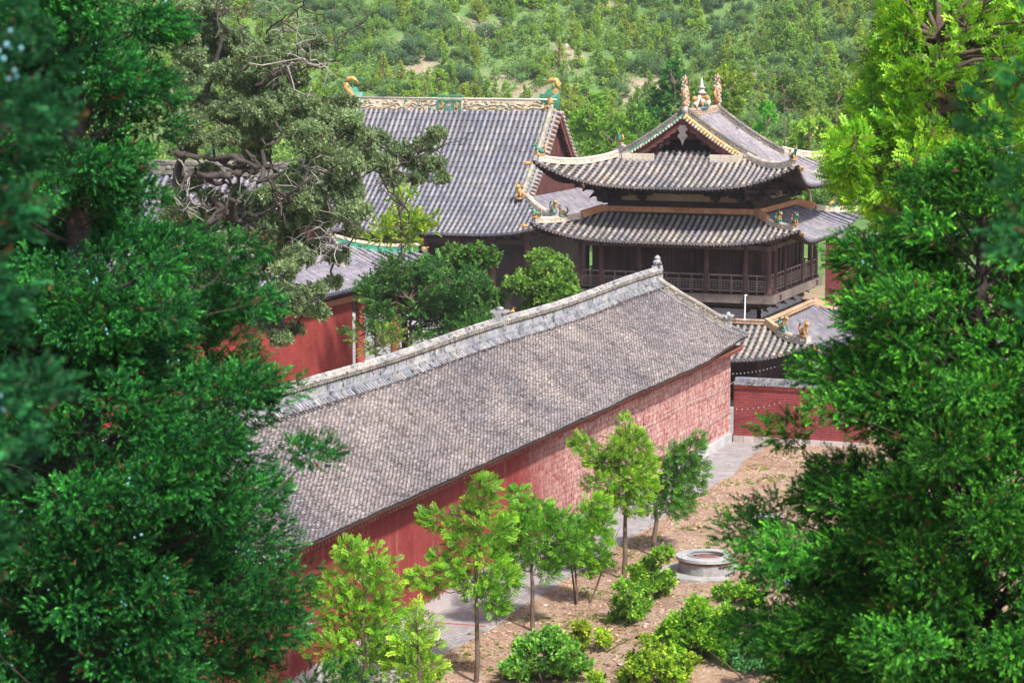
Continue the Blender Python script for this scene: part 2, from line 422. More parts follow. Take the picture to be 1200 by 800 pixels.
# paved path beside the long hall, irregular dirt edge
mb = MB(); ys = np.arange(68.5, 120.5, .25); L_ = []; R_ = []
for y in ys:
    e = -30.45 + .35 * mnoise.noise(Vector((0, y * .22, 0))) + .14 * mnoise.noise(Vector((3, y * 1.6, 0))) - 0.5 * sm((y - 108) / 12)
    L_.append((-33.05, y, .012)); R_.append((e, y, .012))
n = len(ys)
mb.add(L_ + R_, [(i, n + i, n + i + 1, i + 1) for i in range(n - 1)])
p = mb.build('brick_path', M['paving']); tag(p, kind='structure')
mb = MB()
for y in (79.5, 104.5): mb.box((-31.8, y, .018), (2.3, .13, .012), 0.05, (1, .9, .9))
p = mb.build('path_joint', M['brick_red']); tag(p, kind='structure')

mb = MB(); mb.add([(-92, 121.2, .014), (-16, 121.2, .014), (-16, 172, .014), (-92, 172, .014)], [(0, 1, 2, 3)])
p = mb.build('courtyard_paving', M['paving']); tag(p, kind='structure')
# ------------------------------------------------------------------ roof builder
class Roof:
    """curved Chinese roof: eave rectangle half sizes ax, ay; profile h(d); corners swept up"""
    def __init__(s, ax, ay, h, U, L, p): s.ax, s.ay, s.h, s.U, s.L, s.p = ax, ay, h, U, L, p
    def side(s, k):
        return [((0, -1), (1, 0), s.ax, s.ay), ((1, 0), (0, 1), s.ay, s.ax), ((0, 1), (-1, 0), s.ax, s.ay), ((-1, 0), (0, -1), s.ay, s.ax)][k]
    def up(s, d, e):
        m = max(d, e, 0)
        return s.U * max(0, 1 - m / s.L) ** s.p if m < s.L else 0
    def pt(s, k, u, d, dz=0.0):
        n, a, ha, ho = s.side(k)
        e = ha - abs(u)
        fl = .25 * s.up(d, e)                       # corners also push out a little
        o = ho - d + fl
        uu = u + math.copysign(fl, u) * max(0, 1 - e / 2.0) if e < 2.0 else u
        return Vector((a[0] * uu + n[0] * o, a[1] * uu + n[1] * o, s.h(d) + s.up(d, e) + dz))

def tile_faces(R, k, dmax, pitch, r, mt, parent, tint, seg=.34, name='tile_face', endc=None, sheet_drop=.0):
    """rows of half-round cover tiles over a bed of pan tiles on side k. dmax(u) gives how far up a row runs"""
    n_, a_, ha, ho = R.side(k)
    cnt = int(2 * ha / pitch); us = [(i - (cnt - 1) / 2) * pitch for i in range(cnt)]
    mb = MB()
    for u in us:
        D = dmax(u)
        if D < .12: continue
        m = max(1, int(round(D / seg))); 
        # pan strip between rows (left of the row)
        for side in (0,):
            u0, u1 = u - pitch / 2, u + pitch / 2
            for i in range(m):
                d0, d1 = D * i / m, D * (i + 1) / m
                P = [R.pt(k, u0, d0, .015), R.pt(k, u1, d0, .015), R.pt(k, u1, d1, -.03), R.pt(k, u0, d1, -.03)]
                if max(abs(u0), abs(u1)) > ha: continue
                tt = jc(tint, .2, .04); tt = (tt[0] * .30, tt[1] * .32, tt[2] * .38)  # pans darkened in colour to deepen the shade between tile rows
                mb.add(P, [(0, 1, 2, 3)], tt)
        for i in range(m):
            d0, d1 = D * i / m - .02, D * (i + 1) / m
            tt = jc(tint, .22, .05)
            V = []
            jr = random.uniform(.94, 1.05)
            for d, rr in ((d0, r * jr), (d1, r * .86)):
                c = R.pt(k, u, d, 0.0); c2 = R.pt(k, u, d + .1, 0.0)
                dv = (c2 - c).normalized(); av = Vector((a_[0], a_[1], 0)); up = av.cross(dv)
                if up.z < 0: up = -up
                for q in range(6):
                    th = math.pi * q / 5
                    V.append(c + av * math.cos(th) * rr + up * (math.sin(th) * rr + .0))
            F = [(q, q + 1, 6 + q + 1, 6 + q) for q in range(5)]
            if i == 0: F.append((5, 4, 3, 2, 1, 0))
            mb.add(V, F, tt)
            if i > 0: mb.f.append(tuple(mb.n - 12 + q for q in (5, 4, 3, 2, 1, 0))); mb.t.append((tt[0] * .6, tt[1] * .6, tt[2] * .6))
        # round end tile and drip tile
        c = R.pt(k, u, 0, 0) ; nn = Vector((n_[0], n_[1], 0)); av = Vector((a_[0], a_[1], 0))
        V = [c + nn * .035 + av * math.cos(2 * math.pi * q / 8) * r + Vector((0, 0, math.sin(2 * math.pi * q / 8) * r)) for q in range(8)]
        V += [v - nn * .05 for v in V]
        ec = jc(endc or tint, .2)
        mb.add(V, [tuple(range(8))] + [(q, (q + 1) % 8, 8 + (q + 1) % 8, 8 + q) for q in range(8)], ec)
        if abs(u + pitch / 2) < ha - .1:
            c = R.pt(k, u + pitch / 2, 0, 0)
            V = [c + nn * .02 - av * r * .8, c + nn * .02 + av * r * .8, c + nn * .03 + Vector((0, 0, -.15))]
            mb.add(V, [(0, 1, 2)], jc(endc or tint, .2))
    return mb.build(name, mt, parent)

def under_sheet(R, dtop, mat, parent, name='eave_boards', thick=.16, sides=(0, 1, 2, 3)):
    mb = MB()
    for k in sides:
        n_, a_, ha, ho = R.side(k)
        nu, nd = 28, 5
        V = []
        for j in range(nd + 1):
            d = dtop[k] * j / nd + .06
            lim = ha - d
            for i in range(nu + 1):
                u = -lim + 2 * lim * i / nu
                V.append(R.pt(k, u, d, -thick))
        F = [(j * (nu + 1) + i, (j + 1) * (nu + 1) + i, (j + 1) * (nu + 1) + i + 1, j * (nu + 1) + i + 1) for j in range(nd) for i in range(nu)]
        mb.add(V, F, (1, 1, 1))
        T = [R.pt(k, -(ha - .06) + 2 * (ha - .06) * i / nu, .06, -.02) for i in range(nu + 1)]
        B = V[:nu + 1]
        mb.add(B + T, [(i, i + 1, nu + 2 + i, nu + 1 + i) for i in range(nu)], (.9, .8, .8))
        # rafter ends
        c = int(2 * ha / .34)
        for i in range(1, c):
            u = -ha + i * 2 * ha / c
            if ha - abs(u) < .3: continue
            p = R.pt(k, u, .12, -thick - .07); q = R.pt(k, u, min(1.3, ha - abs(u)), -thick - .07)
            mb.beam(p, q, .1, .1, gv(1.3, .2))
    return mb.build(name, mat, parent)

def ridge_line(pts, h, w, mat, parent, name, crest=None, tint=(1, 1, 1), relief=True):
    """raised ridge: stacked courses following pts, rough carved sides, round capping tiles"""
    mb = MB(); pts = [Vector(p) for p in pts]
    P = []
    for a, b in zip(pts[:-1], pts[1:]):
        m = max(1, int((b - a).length / .3))
        for i in range(m): P.append(a.lerp(b, i / m))
    P.append(pts[-1])
    for a, b in zip(P[:-1], P[1:]):
        k = jc(tint, .12)
        mb.beam(a + Vector((0, 0, h * .14)), b + Vector((0, 0, h * .14)), w * 1.35, h * .28, k)
        mb.beam(a + Vector((0, 0, h * .5)), b + Vector((0, 0, h * .5)), w, h * .50, jc(tint, .2))
        mb.beam(a + Vector((0, 0, h * .8)), b + Vector((0, 0, h * .8)), w * 1.25, h * .12, k)
        mb.tube([a + Vector((0, 0, h * .88)), b + Vector((0, 0, h * .88))], w * .42, 6, jc(tint, .2))
        if relief and h > .25:
            d = (b - a).normalized(); r = d.cross(Vector((0, 0, 1))).normalized()
            for s_ in (-1, 1):
                c = a.lerp(b, random.random()) + r * s_ * w * .5 + Vector((0, 0, h * .5))
                mb.ell(c, (w * .3, w * .3, h * .17), jc(tint, .3), 6, 4, .2)
    return mb.build(name, mat, parent)

YEL = (.82, .47, .13); GRN = (.10, .38, .25); CRM = (.85, .74, .58); ORA = (.68, .30, .09); BLU = (.12, .3, .4)
def G(c): return jc(tuple(x * .75 for x in c), .12)
def beast(name, parent, p, d, s, ca=YEL, cb=GRN):
    """small crouching glazed ridge beast: body, raised head with crest, tail, forelegs, pedestal"""
    mb = MB(); d = Vector((d[0], d[1], 0)).normalized(); p = Vector(p); z = Vector((0, 0, 1)); r = d.cross(z)
    mb.beam(p - d * s * .45 + z * .06 * s, p + d * s * .45 + z * .06 * s, s * .4, s * .12, G(cb))
    mb.tube([p - d * .38 * s + z * .25 * s, p - d * .1 * s + z * .42 * s, p + d * .2 * s + z * .55 * s, p + d * .32 * s + z * .85 * s], [s * .17, s * .22, s * .18, s * .13], 8, G(ca))
    mb.ell(p + d * .42 * s + z * .98 * s, (s * .17, s * .17, s * .15), G(ca), 8, 6)
    mb.tube([p + d * .45 * s + z * .96 * s, p + d * .68 * s + z * .92 * s], [s * .11, s * .07], 6, G(ca))
    for k in (-1, 1):
        mb.tube([p + d * .25 * s + r * k * .12 * s + z * .5 * s, p + d * .36 * s + r * k * .13 * s + z * .1 * s], [s * .07, s * .05], 6, G(cb))
        mb.tube([p + d * .36 * s + r * k * .1 * s + z * 1.08 * s, p + d * .28 * s + r * k * .16 * s + z * 1.3 * s], [s * .05, s * .015], 5, G(cb))
    mb.tube([p - d * .38 * s + z * .3 * s, p - d * .6 * s + z * .55 * s, p - d * .5 * s + z * .9 * s, p - d * .3 * s + z * .95 * s], [s * .12, s * .1, s * .08, s * .03], 6, G(cb))
    return mb.build(name, M['glazed'], parent, True)
def corner_head(name, parent, p, d, s):
    mb = MB(); d = Vector((d[0], d[1], 0)).normalized(); p = Vector(p); z = Vector((0, 0, 1)); r = d.cross(z)
    mb.tube([p - d * .3 * s, p + d * .1 * s, p + d * .4 * s - z * .06 * s], [s * .2, s * .25, s * .2], 8, G(YEL))
    mb.beam(p + d * .35 * s + z * .1 * s, p + d * .75 * s + z * .16 * s, s * .28, s * .1, G(YEL))
    mb.beam(p + d * .35 * s - z * .14 * s, p + d * .62 * s - z * .2 * s, s * .24, s * .08, G(ORA))
    for k in (-1, 1): mb.ell(p + d * .25 * s + r * k * .2 * s + z * .12 * s, (s * .07,) * 3, G(GRN), 6, 4)
    return mb.build(name, M['glazed'], parent, True)

def bracket(mb, p, n, s=1.0, tiers=3, tint=(1, 1, 1), wide=1.0):
    """one dougong cluster growing outwards along n"""
    p = Vector(p); n = Vector((n[0], n[1], 0)).normalized(); a = n.cross(Vector((0, 0, 1))); z = Vector((0, 0, 1)); rz = math.atan2(n.y, n.x)
    mb.box(p + z * .1 * s, (.32 * s, .36 * s, .2 * s), rz, tint, 1.25)
    for i in range(tiers):
        o = n * (.08 + .3 * i) * s; h = z * (.28 + .26 * i) * s; wd = (.55 + .22 * i) * s * wide
        mb.beam(p + o - a * wd + h, p + o + a * wd + h, .12 * s, .15 * s, jc(tint, .2))
        mb.beam(p - n * .15 * s + h, p + n * (.42 + .3 * i) * s + h, .12 * s, .16 * s, jc(tint, .2))
        mb.tube([p + n * (.40 + .3 * i) * s + h, p + n * (.58 + .3 * i) * s + h - z * .12 * s], [.07 * s, .03 * s], 5, jc(tint, .2))
        for k in (-1, 0, 1): mb.box(p + o + a * wd * .9 * k + h + z * .12 * s, (.16 * s, .16 * s, .1 * s), rz, jc(tint, .2), 1.2)

# ------------------------------------------------------------------ the two-storey pavilion
PX, PY = -39.7, 137.7
pav = empty('pavilion', (PX, PY, 0), 'two-tier timber pavilion with swept tiled roofs, a railed gallery and ridge figurines', 'pavilion')
def hU(d): return 12.15 + .26 * d + .0362 * d * d
RU = Roof(7.3, 7.3, hU, 1.45, 7.3, 3.6)
GH = 3.75                                           # half length of the gabled upper part (ridge runs along Y)
up_root = None
mb = MB(); mb.beam((0, -3.5, 15.7), (0, 3.5, 15.7), .3, .5)
roofU = mb.build('upper_roof', M['dark'], pav)
dm_main = lambda u: 7.3 if abs(u) < GH else 7.3 - abs(u)
dm_end = lambda u: min(7.3 - abs(u), 4.3)
for k in (0, 2): tile_faces(RU, k, dm_end, .37, .105, M['tile_warm'], roofU, (1, 1, 1.02), endc=(.7, .7, .75))  # front and back slopes: sunlit warmth painted in with the warm tile
for k in (1, 3): tile_faces(RU, k, dm_main, .50, .11, M['tile'], roofU, (1.25, 1.2, 1.2), endc=(.7, .7, .75))  # side slopes: cool sky-lit tone put into the tile colour
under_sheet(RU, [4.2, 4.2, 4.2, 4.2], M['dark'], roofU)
# gables, front and back
for sgn in (-1, 1):
    y0 = sgn * 3.35
    mb = MB(); zz = lambda x: hU(7.3 - abs(x))
    poly = [(-3.7, 13.35)] + [(x, zz(x) - .12) for x in np.linspace(-3.7, 3.7, 17)] + [(3.7, 13.35)]
    # gable board, with the dark opening in the middle
    wall_poly = [(-3.6, 13.3), (-1.45, 13.3), (-1.45, 14.1), (-.9, 14.55), (.9, 14.55), (1.45, 14.1), (1.45, 13.3), (3.6, 13.3)] + [(x, zz(x) - .12) for x in np.linspace(3.6, -3.6, 17)]
    n = 8
    xs = np.linspace(-3.6, 3.6, 25)
    for xa, xb in zip(xs[:-1], xs[1:]):
        xm = abs((xa + xb) / 2); lo = 13.3 if xm > 1.5 else (14.62 if xm < 1.0 else 14.3)
        mb.add([(xa, y0, lo), (xb, y0, lo), (xb, y0, max(lo + .01, zz(xb) - .12)), (xa, y0, max(lo + .01, zz(xa) - .12))], [(0, 1, 2, 3)], jc((.62, .62, .66), .25))
    mb.add([(-1.5, y0 - sgn * .9, 13.3), (1.5, y0 - sgn * .9, 13.3), (1.5, y0 - sgn * .9, 15.1), (-1.5, y0 - sgn * .9, 15.1)], [(0, 1, 2, 3)], (.15, .15, .15))  # near-black sheet behind the opening, painted as its inner shade
    gb = mb.build('gable_wall', M['gable'], roofU)
    # bargeboards
    mb = MB(); yb = sgn * 3.72
    for s2 in (-1, 1):
        X_ = [s2 * v for v in np.linspace(0, 4.2, 12)]
        for xa, xb in zip(X_[:-1], X_[1:]):
            mb.add([(xa, yb, zz(xa) - .62), (xb, yb, zz(xb) - .50), (xb, yb, zz(xb) - .10), (xa, yb, zz(xa) - .10), (xa, yb - sgn * .08, zz(xa) - .62), (xb, yb - sgn * .08, zz(xb) - .50), (xb, yb - sgn * .08, zz(xb) - .1), (xa, yb - sgn * .08, zz(xa) - .1)],
                   [(0, 1, 2, 3), (7, 6, 5, 4), (0, 1, 5, 4), (4, 5, 1, 0)], jc((.85, .8, .8), .25))
    mb.build('bargeboard', M['gable'], roofU)
    mb = MB()   # hanging fish board
    mb.prism([(-.16, 0), (.16, 0), (.3, -.25), (.14, -.42), (.3, -.62), (.1, -.85), (0, -1.15), (-.1, -.85), (-.3, -.62), (-.14, -.42), (-.3, -.25)], (0, yb + sgn * .05, 15.45), (1, 0, 0), (0, 0, 1), (0, sgn, 0), .07, (.9, 1, 1.1))
    mb.build('hanging_fish', M['wood_grey'], roofU)
    for s2, cols in ((-1, (GRN, CRM)), (1, (YEL, CRM) if sgn < 0 else (GRN, CRM))):
        mb = MB(); nrt = 26
        for i in range(nrt):                          # short verge tiles edging the gable
            x = s2 * (.12 + 4.3 * i / nrt); z1 = zz(x) + .03
            mb.tube([(x, sgn * 3.30, z1 + .05), (x, sgn * 3.92, z1 - .06)], [.075, .085], 6, G(cols[i % 5 > 3]))
            mb.ell((x, sgn * 3.93, z1 - .07), (.08, .03, .08), G(CRM), 6, 4)
        pts = [(s2 * x, sgn * 3.52, zz(x) + .08) for x in np.linspace(.05, 4.2, 10)]
        mb.tube(pts, .10, 6, G(cols[0]))
        mb.build('glazed_verge', M['glazed'], roofU)
    mb = MB()   # pale slabs at the gable foot
    for s2 in (-1, 1):
        mb = MB()
        for i in range(3): mb.box((s2 * (1.95 + i * .62), sgn * 3.9, 13.62 + .0 * i), (.60, .22, .42), 0, jc((1, 1, 1), .1))
        mb.build('gable_slab', M['beige'], roofU)
    for s2 in (-1, 1):                               # descending ridges
        pts = [(s2 * x, sgn * 3.12, zz(x) + .05) for x in np.linspace(.1, 4.1, 12)]
        ridge_line(pts, .48, .2, M['ridge_dark'], roofU, 'descending_ridge')
# hip ridges with beasts
def hip(R, parent, d0, h, w, mat, beasts, head=True, s=.55):
    for sx in (-1, 1):
        for sy in (-1, 1):
            def cp(d):
                q = R.pt(0, R.ax - d, d)
                return Vector((sx * abs(q.x), sy * abs(q.y), q.z))
            pts = [cp(d) for d in np.linspace(d0, .25, 9)]
            hr = ridge_line(pts, h, w, mat, parent, 'hip_ridge')
            d = (sx, sy)
            for dd, ca, cb in beasts: beast('ridge_beast', hr, cp(dd) + Vector((0, 0, h * .95)), d, s, ca, cb)
            if head:
                corner_head('corner_beast_head', hr, cp(.0) + Vector((sx * .12, sy * .12, -.22)), d, s * .75)
hip(RU, roofU, 3.5, .34, .2, M['beige'], [(.3, GRN, YEL)], s=.62)
# main ridge (along Y) and its figures
mr = ridge_line([(0, -3.5, 16.0), (0, 0, 15.93), (0, 3.5, 16.0)], .32, .26, M['beige'], roofU, 'main_ridge', tint=(.8, .7, .65))
for sgn in (-1, 1):
    mb = MB(); y = sgn * 3.35
    mb.box((0, y, 16.25), (.34, .34, .5), 0, G((.5, .45, .42)))
    mb.lathe((0, y, 16.45), [(.16, 0), (.2, .2), (.13, .4), (.2, .6), (.24, .9), (.17, 1.1), (.10, 1.3), (.14, 1.45), (.05, 1.65), (.02, 1.8)], 10, G((.75, .50, .34)))
    for i in range(34):
        an = i * 2.4; hz = 16.55 + i * .046; q_ = .2 + .05 * math.sin(i * .7)
        mb.ell((q_ * math.cos(an), y + q_ * math.sin(an), hz), (.06, .06, .08), G([CRM, (.5, .3, .15), ORA, (.6, .55, .5), (.2, .3, .25)][i % 5]), 5, 4, .3)
    mb.tube([(0, y - sgn * .1, 16.5), (0, y - sgn * .5, 16.75), (0, y - sgn * .55, 17.15), (0, y - sgn * .3, 17.3)], [.16, .15, .1, .04], 6, G(ORA))
    mb.build('ridge_finial', M['glazed'], roofU, True)
mb = MB()   # central beast carrying a little pagoda, lions both sides
mb.box((0, 0, 16.3), (.5, 1.0, .12), 0, G(BLU))
mb.ell((0, 0, 16.68), (.22, .42, .22), G(CRM)); mb.ell((0, -.48, 16.85), (.17, .2, .2), G(CRM)); mb.tube([(0, -.6, 16.85), (0, -.75, 16.65), (0, -.7, 16.45)], [.09, .06, .04], 6, G(CRM))
for a in (-1, 1):
    for b in (-.28, .28): mb.tube([(a * .13, b, 16.6), (a * .14, b, 16.33)], .07, 6, G(GRN if b > 0 else ORA))
mb.box((0, 0, 16.92), (.42, .36, .1), 0, G(ORA))
mb.lathe((0, 0, 16.95), [(.2, 0), (.2, .18), (.32, .2), (.16, .3), (.14, .48), (.24, .5), (.1, .62), (.08, .8), (.03, 1.05)], 8, G((.9, .8, .7)))
for b in (-1.25, 1.25):
    mb.ell((0, b, 16.6), (.2, .3, .2), G(CRM)); mb.ell((0, b - .2, 16.85), (.17, .17, .17), G(YEL))
    for a in (-1, 1): mb.tube([(a * .12, b - .15, 16.6), (a * .13, b - .2, 16.3)], .06, 6, G(CRM))
    mb.tube([(0, b + .25, 16.6), (0, b + .42, 16.9)], [.08, .05], 6, G(GRN))
mb.build('ridge_figurines', M['glazed'], roofU, True)

# upper body
mb = MB()
for k, (n_, a_) in enumerate((((0, -1), (1, 0)), ((1, 0), (0, 1)), ((0, 1), (-1, 0)), ((-1, 0), (0, -1)))):
    n_ = Vector((*n_, 0)); a_ = Vector((*a_, 0))
    for i in range(24):
        u = -3.98 + i * .346; mb.box(n_ * 4.12 + a_ * u + Vector((0, 0, 9.1)), (.33, .33, 5.6), 0, gv(1, .25))
pwall = mb.build('plank_wall', M['wood'], pav)
mb = MB()
for k, (n_, a_) in enumerate((((0, -1), (1, 0)), ((1, 0), (0, 1)), ((0, 1), (-1, 0)), ((-1, 0), (0, -1)))):
    n_ = Vector((*n_, 0)); a_ = Vector((*a_, 0))
    for i in range(40):
        u = -4.83 + i * .2477
        if abs(u) > 4.75 and k % 2: continue
        mb.box(n_ * (4.85 + random.uniform(0, .015)) + a_ * u + Vector((0, 0, 7.72)), (.235, .12, 2.86) if k % 2 == 0 else (.12, .235, 2.86), 0, jc((.95, .9, .95), .3))
    for u in (-3.0, -1.0, 1.0, 3.0): mb.box(n_ * 4.93 + a_ * u + Vector((0, 0, 7.7)), (.16, .16, 2.8), 0, jc((1.2, 1.1, 1.1), .1))
mb.build('gallery_planks', M['wood'], pav)
mb = MB()
for k, (n_, a_) in enumerate((((0, -1), (1, 0)), ((1, 0), (0, 1)), ((0, 1), (-1, 0)), ((-1, 0), (0, -1)))):
    n_ = Vector((*n_, 0)); a_ = Vector((*a_, 0))
    for u0, u1 in ((-3.9, -2.3), (-2.0, 2.0), (2.3, 3.9)):
        mb.beam(n_ * 4.33 + a_ * u0 + Vector((0, 0, 11.42)), n_ * 4.33 + a_ * u1 + Vector((0, 0, 11.42)), .06, .42, jc((1, 1, 1), .1))
mb.build('pale_board', M['board'], pwall)
mb = MB()
for k, (n_, a_) in enumerate((((0, -1), (1, 0)), ((1, 0), (0, 1)), ((0, 1), (-1, 0)), ((-1, 0), (0, -1)))):
    nv = Vector((*n_, 0)); av = Vector((*a_, 0))
    mb.beam(nv * 4.38 - av * 4.5 + Vector((0, 0, 11.1)), nv * 4.38 + av * 4.5 + Vector((0, 0, 11.1)), .2, .16, (.7, .7, .7))
    mb.beam(nv * 4.40 - av * 4.6 + Vector((0, 0, 11.76)), nv * 4.40 + av * 4.6 + Vector((0, 0, 11.76)), .25, .2, (.7, .7, .7))
    for u in (-2.15, 2.15, 0.0): bracket(mb, nv * 4.45 + av * u + Vector((0, 0, 11.62 if u == 0 else 11.30)), n_, 1.15, 3, (.9, .9, .95))
    for u in (-3.7, 3.7): bracket(mb, nv * 4.5 + av * u + Vector((0, 0, 11.2)), n_, 1.25, 3, (1, 1, 1.05), 1.1)
for sx in (-1, 1):
    for sy in (-1, 1): bracket(mb, Vector((sx * 4.45, sy * 4.45, 11.1)), (sx, sy), 1.5, 3, (1, 1, 1.05), .9)
mb.build('eave_brackets', M['dark'], pav)

# middle roof over the gallery
def hM(d): return 9.15 + .28 * d + .045 * d * d
RM = Roof(7.55, 7.55, hM, .95, 6.5, 3.4)
mb = MB(); 
for k in range(4):
    a, b = RM.pt(k, -4.4, 3.15, -.1), RM.pt(k, 4.4, 3.15, -.1); mb.beam(a, b, .3, .2)
roofM = mb.build('gallery_roof', M['dark'], pav)
for k in range(4): tile_faces(RM, k, lambda u: min(7.55 - abs(u), 3.12), .37 if k % 2 == 0 else .5, .105, M['tile_warm'] if k in (0, 2) else M['tile'], roofM, (1, 1, 1.02) if k in (0, 2) else (1.1, 1.1, 1.15), endc=(.65, .65, .7))  # warm front and back, cool sides: sun and sky tone painted per slope
under_sheet(RM, [3.0] * 4, M['dark'], roofM)
def band(R, d, z0, hh, mat, parent, name):
    mb = MB(); half = R.ax - d
    for k in range(4):
        n_, a_, ha, ho = R.side(k); nn = Vector((*n_, 0)); av = Vector((*a_, 0)); c = int(2 * half / .42)
        for i in range(c):
            u0 = -half + i * 2 * half / c; u1 = u0 + 2 * half / c - .02
            mb.beam(nn * half + av * u0 + Vector((0, 0, z0 + hh * .4)), nn * half + av * u1 + Vector((0, 0, z0 + hh * .4)), .22, hh * .8, jc((1, 1, 1), .12))
            mb.beam(nn * half + av * u0 + Vector((0, 0, z0 + hh * .9)), nn * half + av * u1 + Vector((0, 0, z0 + hh * .9)), .32, hh * .18, jc((1.05, 1.05, 1.1), .12))
    for sx in (-1, 1):
        for sy in (-1, 1):
            q0 = R.pt(0, half, d); q1 = R.pt(0, half + .95, d - .95)
            mb.beam((sx * abs(q0.x), sy * abs(q0.y), q0.z + hh * .45), (sx * abs(q1.x), sy * abs(q1.y), q1.z + hh * .5), .24, hh * .8, jc((1, 1, 1), .1))
    return mb.build(name, mat, parent)
band(RM, 3.1, 10.42, .46, M['orange'], roofM, 'orange_band')
hip(RM, roofM, 2.1, .30, .2, M['beige'], [(.3, GRN, ORA), (1.35, YEL, GRN)], s=.55)

# gallery: floor, columns, beams, railing
mb = MB()
mb.box((0, 0, 6.13), (11.5, 11.5, .22), 0, (1, .95, .95))
gf = mb.build('gallery_floor', M['wood'], pav)
mb = MB()
for k, (n_, a_) in enumerate((((0, -1), (1, 0)), ((1, 0), (0, 1)), ((0, 1), (-1, 0)), ((-1, 0), (0, -1)))):
    nv = Vector((*n_, 0)); av = Vector((*a_, 0))
    for i in range(6):
        u0 = -5.8 + i * 1.935
        mb.beam(nv * 5.83 + av * u0 + Vector((0, 0, 6.0)), nv * 5.83 + av * (u0 + 1.92) + Vector((0, 0, 6.0)), .09, .46, gv(1, .15))
mb.build('edge_board', M['wood_grey'], gf)
BAY = [-5.5, -4.2, -1.95, 1.95, 4.2, 5.5]
done = set()
for k, (n_, a_) in enumerate((((0, -1), (1, 0)), ((1, 0), (0, 1)), ((0, 1), (-1, 0)), ((-1, 0), (0, -1)))):
    for u in BAY:
        x = n_[0] * 5.5 + a_[0] * u; y = n_[1] * 5.5 + a_[1] * u
        key = (round(x, 2), round(y, 2))
        if key in done: continue
        done.add(key)
        mb = MB(); mb.box((x, y, 6.30), (.36, .36, .12), 0, (1.2, 1.2, 1.2)); mb.tube([(x, y, 6.3), (x, y, 7.8), (x, y, 9.0)], [.15, .145, .13], 10, jc((1.5, 1.35, 1.35), .15))
        mb.box((x, y, 9.03), (.34, .34, .14), 0, (1.2, 1.1, 1.1))
        mb.build('column', M['wood'], pav)
    nv = Vector((*n_, 0)); av = Vector((*a_, 0)); z = Vector((0, 0, 1))
    mb = MB()
    mb.beam(nv * 5.5 - av * 5.9 + z * 8.82, nv * 5.5 + av * 5.9 + z * 8.82, .16, .24, (1, 1, 1))
    mb.beam(nv * 5.5 - av * 5.9 + z * 9.18, nv * 5.5 + av * 5.9 + z * 9.18, .22, .16, (.8, .8, .8))
    for u in (-3.1, -.9, .9, 3.1): mb.box(nv * 5.5 + av * u + z * 9.0, (.25, .25, .16), 0, (.8, .8, .8))
    mb.build('lintel', M['wood_grey'], pav)
    mb = MB()
    for ua, ub in zip(BAY[:-1], BAY[1:]):
        a0, b0 = nv * 5.5 + av * (ua + .14), nv * 5.5 + av * (ub - .14)
        for hz, th in ((7.28, .07), (6.98, .05), (6.42, .06)): mb.beam(a0 + z * hz, b0 + z * hz, .06, th, jc((1.5, 1.4, 1.35), .1))
        m = max(2, int((ub - ua) / .75))
        for i in range(m + 1):
            q = a0.lerp(b0, i / m); mb.beam(q + z * 6.25, q + z * 7.28, .06, .06, gv(1.2, .15), up=(1, 0, 0))
        for i in range(m):                           # lattice: nested frames in each panel
            q0 = a0.lerp(b0, (i + .12) / m); q1 = a0.lerp(b0, (i + .88) / m)
            for hz in (6.55, 6.70, 6.86): mb.beam(q0 + z * hz, q1 + z * hz, .03, .03, gv(1.3, .1))
            for f in (0, .35, .65, 1): 
                q = q0.lerp(q1, f); mb.beam(q + z * (6.42 if f in (0, 1) else 6.55), q + z * (6.98 if f in (0, 1) else 6.86), .03, .03, gv(1.3, .1), up=(1, 0, 0))
    mb.build('railing', M['wood_grey'], pav)
# underside brackets and lower core
mb = MB()
for k, (n_, a_) in enumerate((((0, -1), (1, 0)), ((1, 0), (0, 1)), ((0, 1), (-1, 0)), ((-1, 0), (0, -1)))):
    nv = Vector((*n_, 0)); av = Vector((*a_, 0)); z = Vector((0, 0, 1))
    for u in (-4.2, -2.1, 0, 2.1, 4.2): bracket(mb, nv * 4.6 + av * u + z * 5.0, n_, 1.0, 3, (1.3, 1.25, 1.25))
    mb.beam(nv * 5.35 - av * 5.5 + z * 5.68, nv * 5.35 + av * 5.5 + z * 5.68, .16, .26, (1.6, 1.5, 1.5))
for sx in (-1, 1):
    for sy in (-1, 1): bracket(mb, Vector((sx * 4.5, sy * 4.5, 5.0)), (sx, sy), 1.2, 3, (1.3, 1.2, 1.2))
mb.build('gallery_brackets', M['dark'], pav)
mb = MB(); mb.box((0, 0, 2.95), (9.3, 9.3, 5.9), 0, (1, 1, 1)); mb.build('lower_wall', M['wood'], pav)
mb = MB()
for k, (n_, a_) in enumerate((((0, -1), (1, 0)), ((1, 0), (0, 1)), ((0, 1), (-1, 0)), ((-1, 0), (0, -1)))):
    nv = Vector((*n_, 0)); av = Vector((*a_, 0)); z = Vector((0, 0, 1))
    mb.beam(nv * 4.80 - av * 4.9 + z * 5.1, nv * 4.80 + av * 4.9 + z * 5.1, .2, .5, (1, 1, 1.05))
mb.build('stone_string_course', M['stone'], pav)
def hL(d): return 2.95 + .30 * d + .055 * d * d
RL = Roof(8.6, 8.6, hL, 1.15, 6.5, 3.4)
mb = MB()
for k in range(4):
    a, b = RL.pt(k, -5.3, 3.25, -.1), RL.pt(k, 5.3, 3.25, -.1); mb.beam(a, b, .3, .2)
roofL = mb.build('lower_roof', M['dark'], pav)
for k in range(4): tile_faces(RL, k, lambda u: min(8.6 - abs(u), 3.22), .40 if k % 2 == 0 else .52, .12, M['tile_warm'] if k in (0, 2) else M['tile'], roofL, (.95, .97, 1.0) if k in (0, 2) else (.92, .93, 1.0), endc=(.7, .7, .72))  # per-slope tile colour again imitates sunlit fronts and sky-lit sides
under_sheet(RL, [3.1] * 4, M['dark'], roofL)
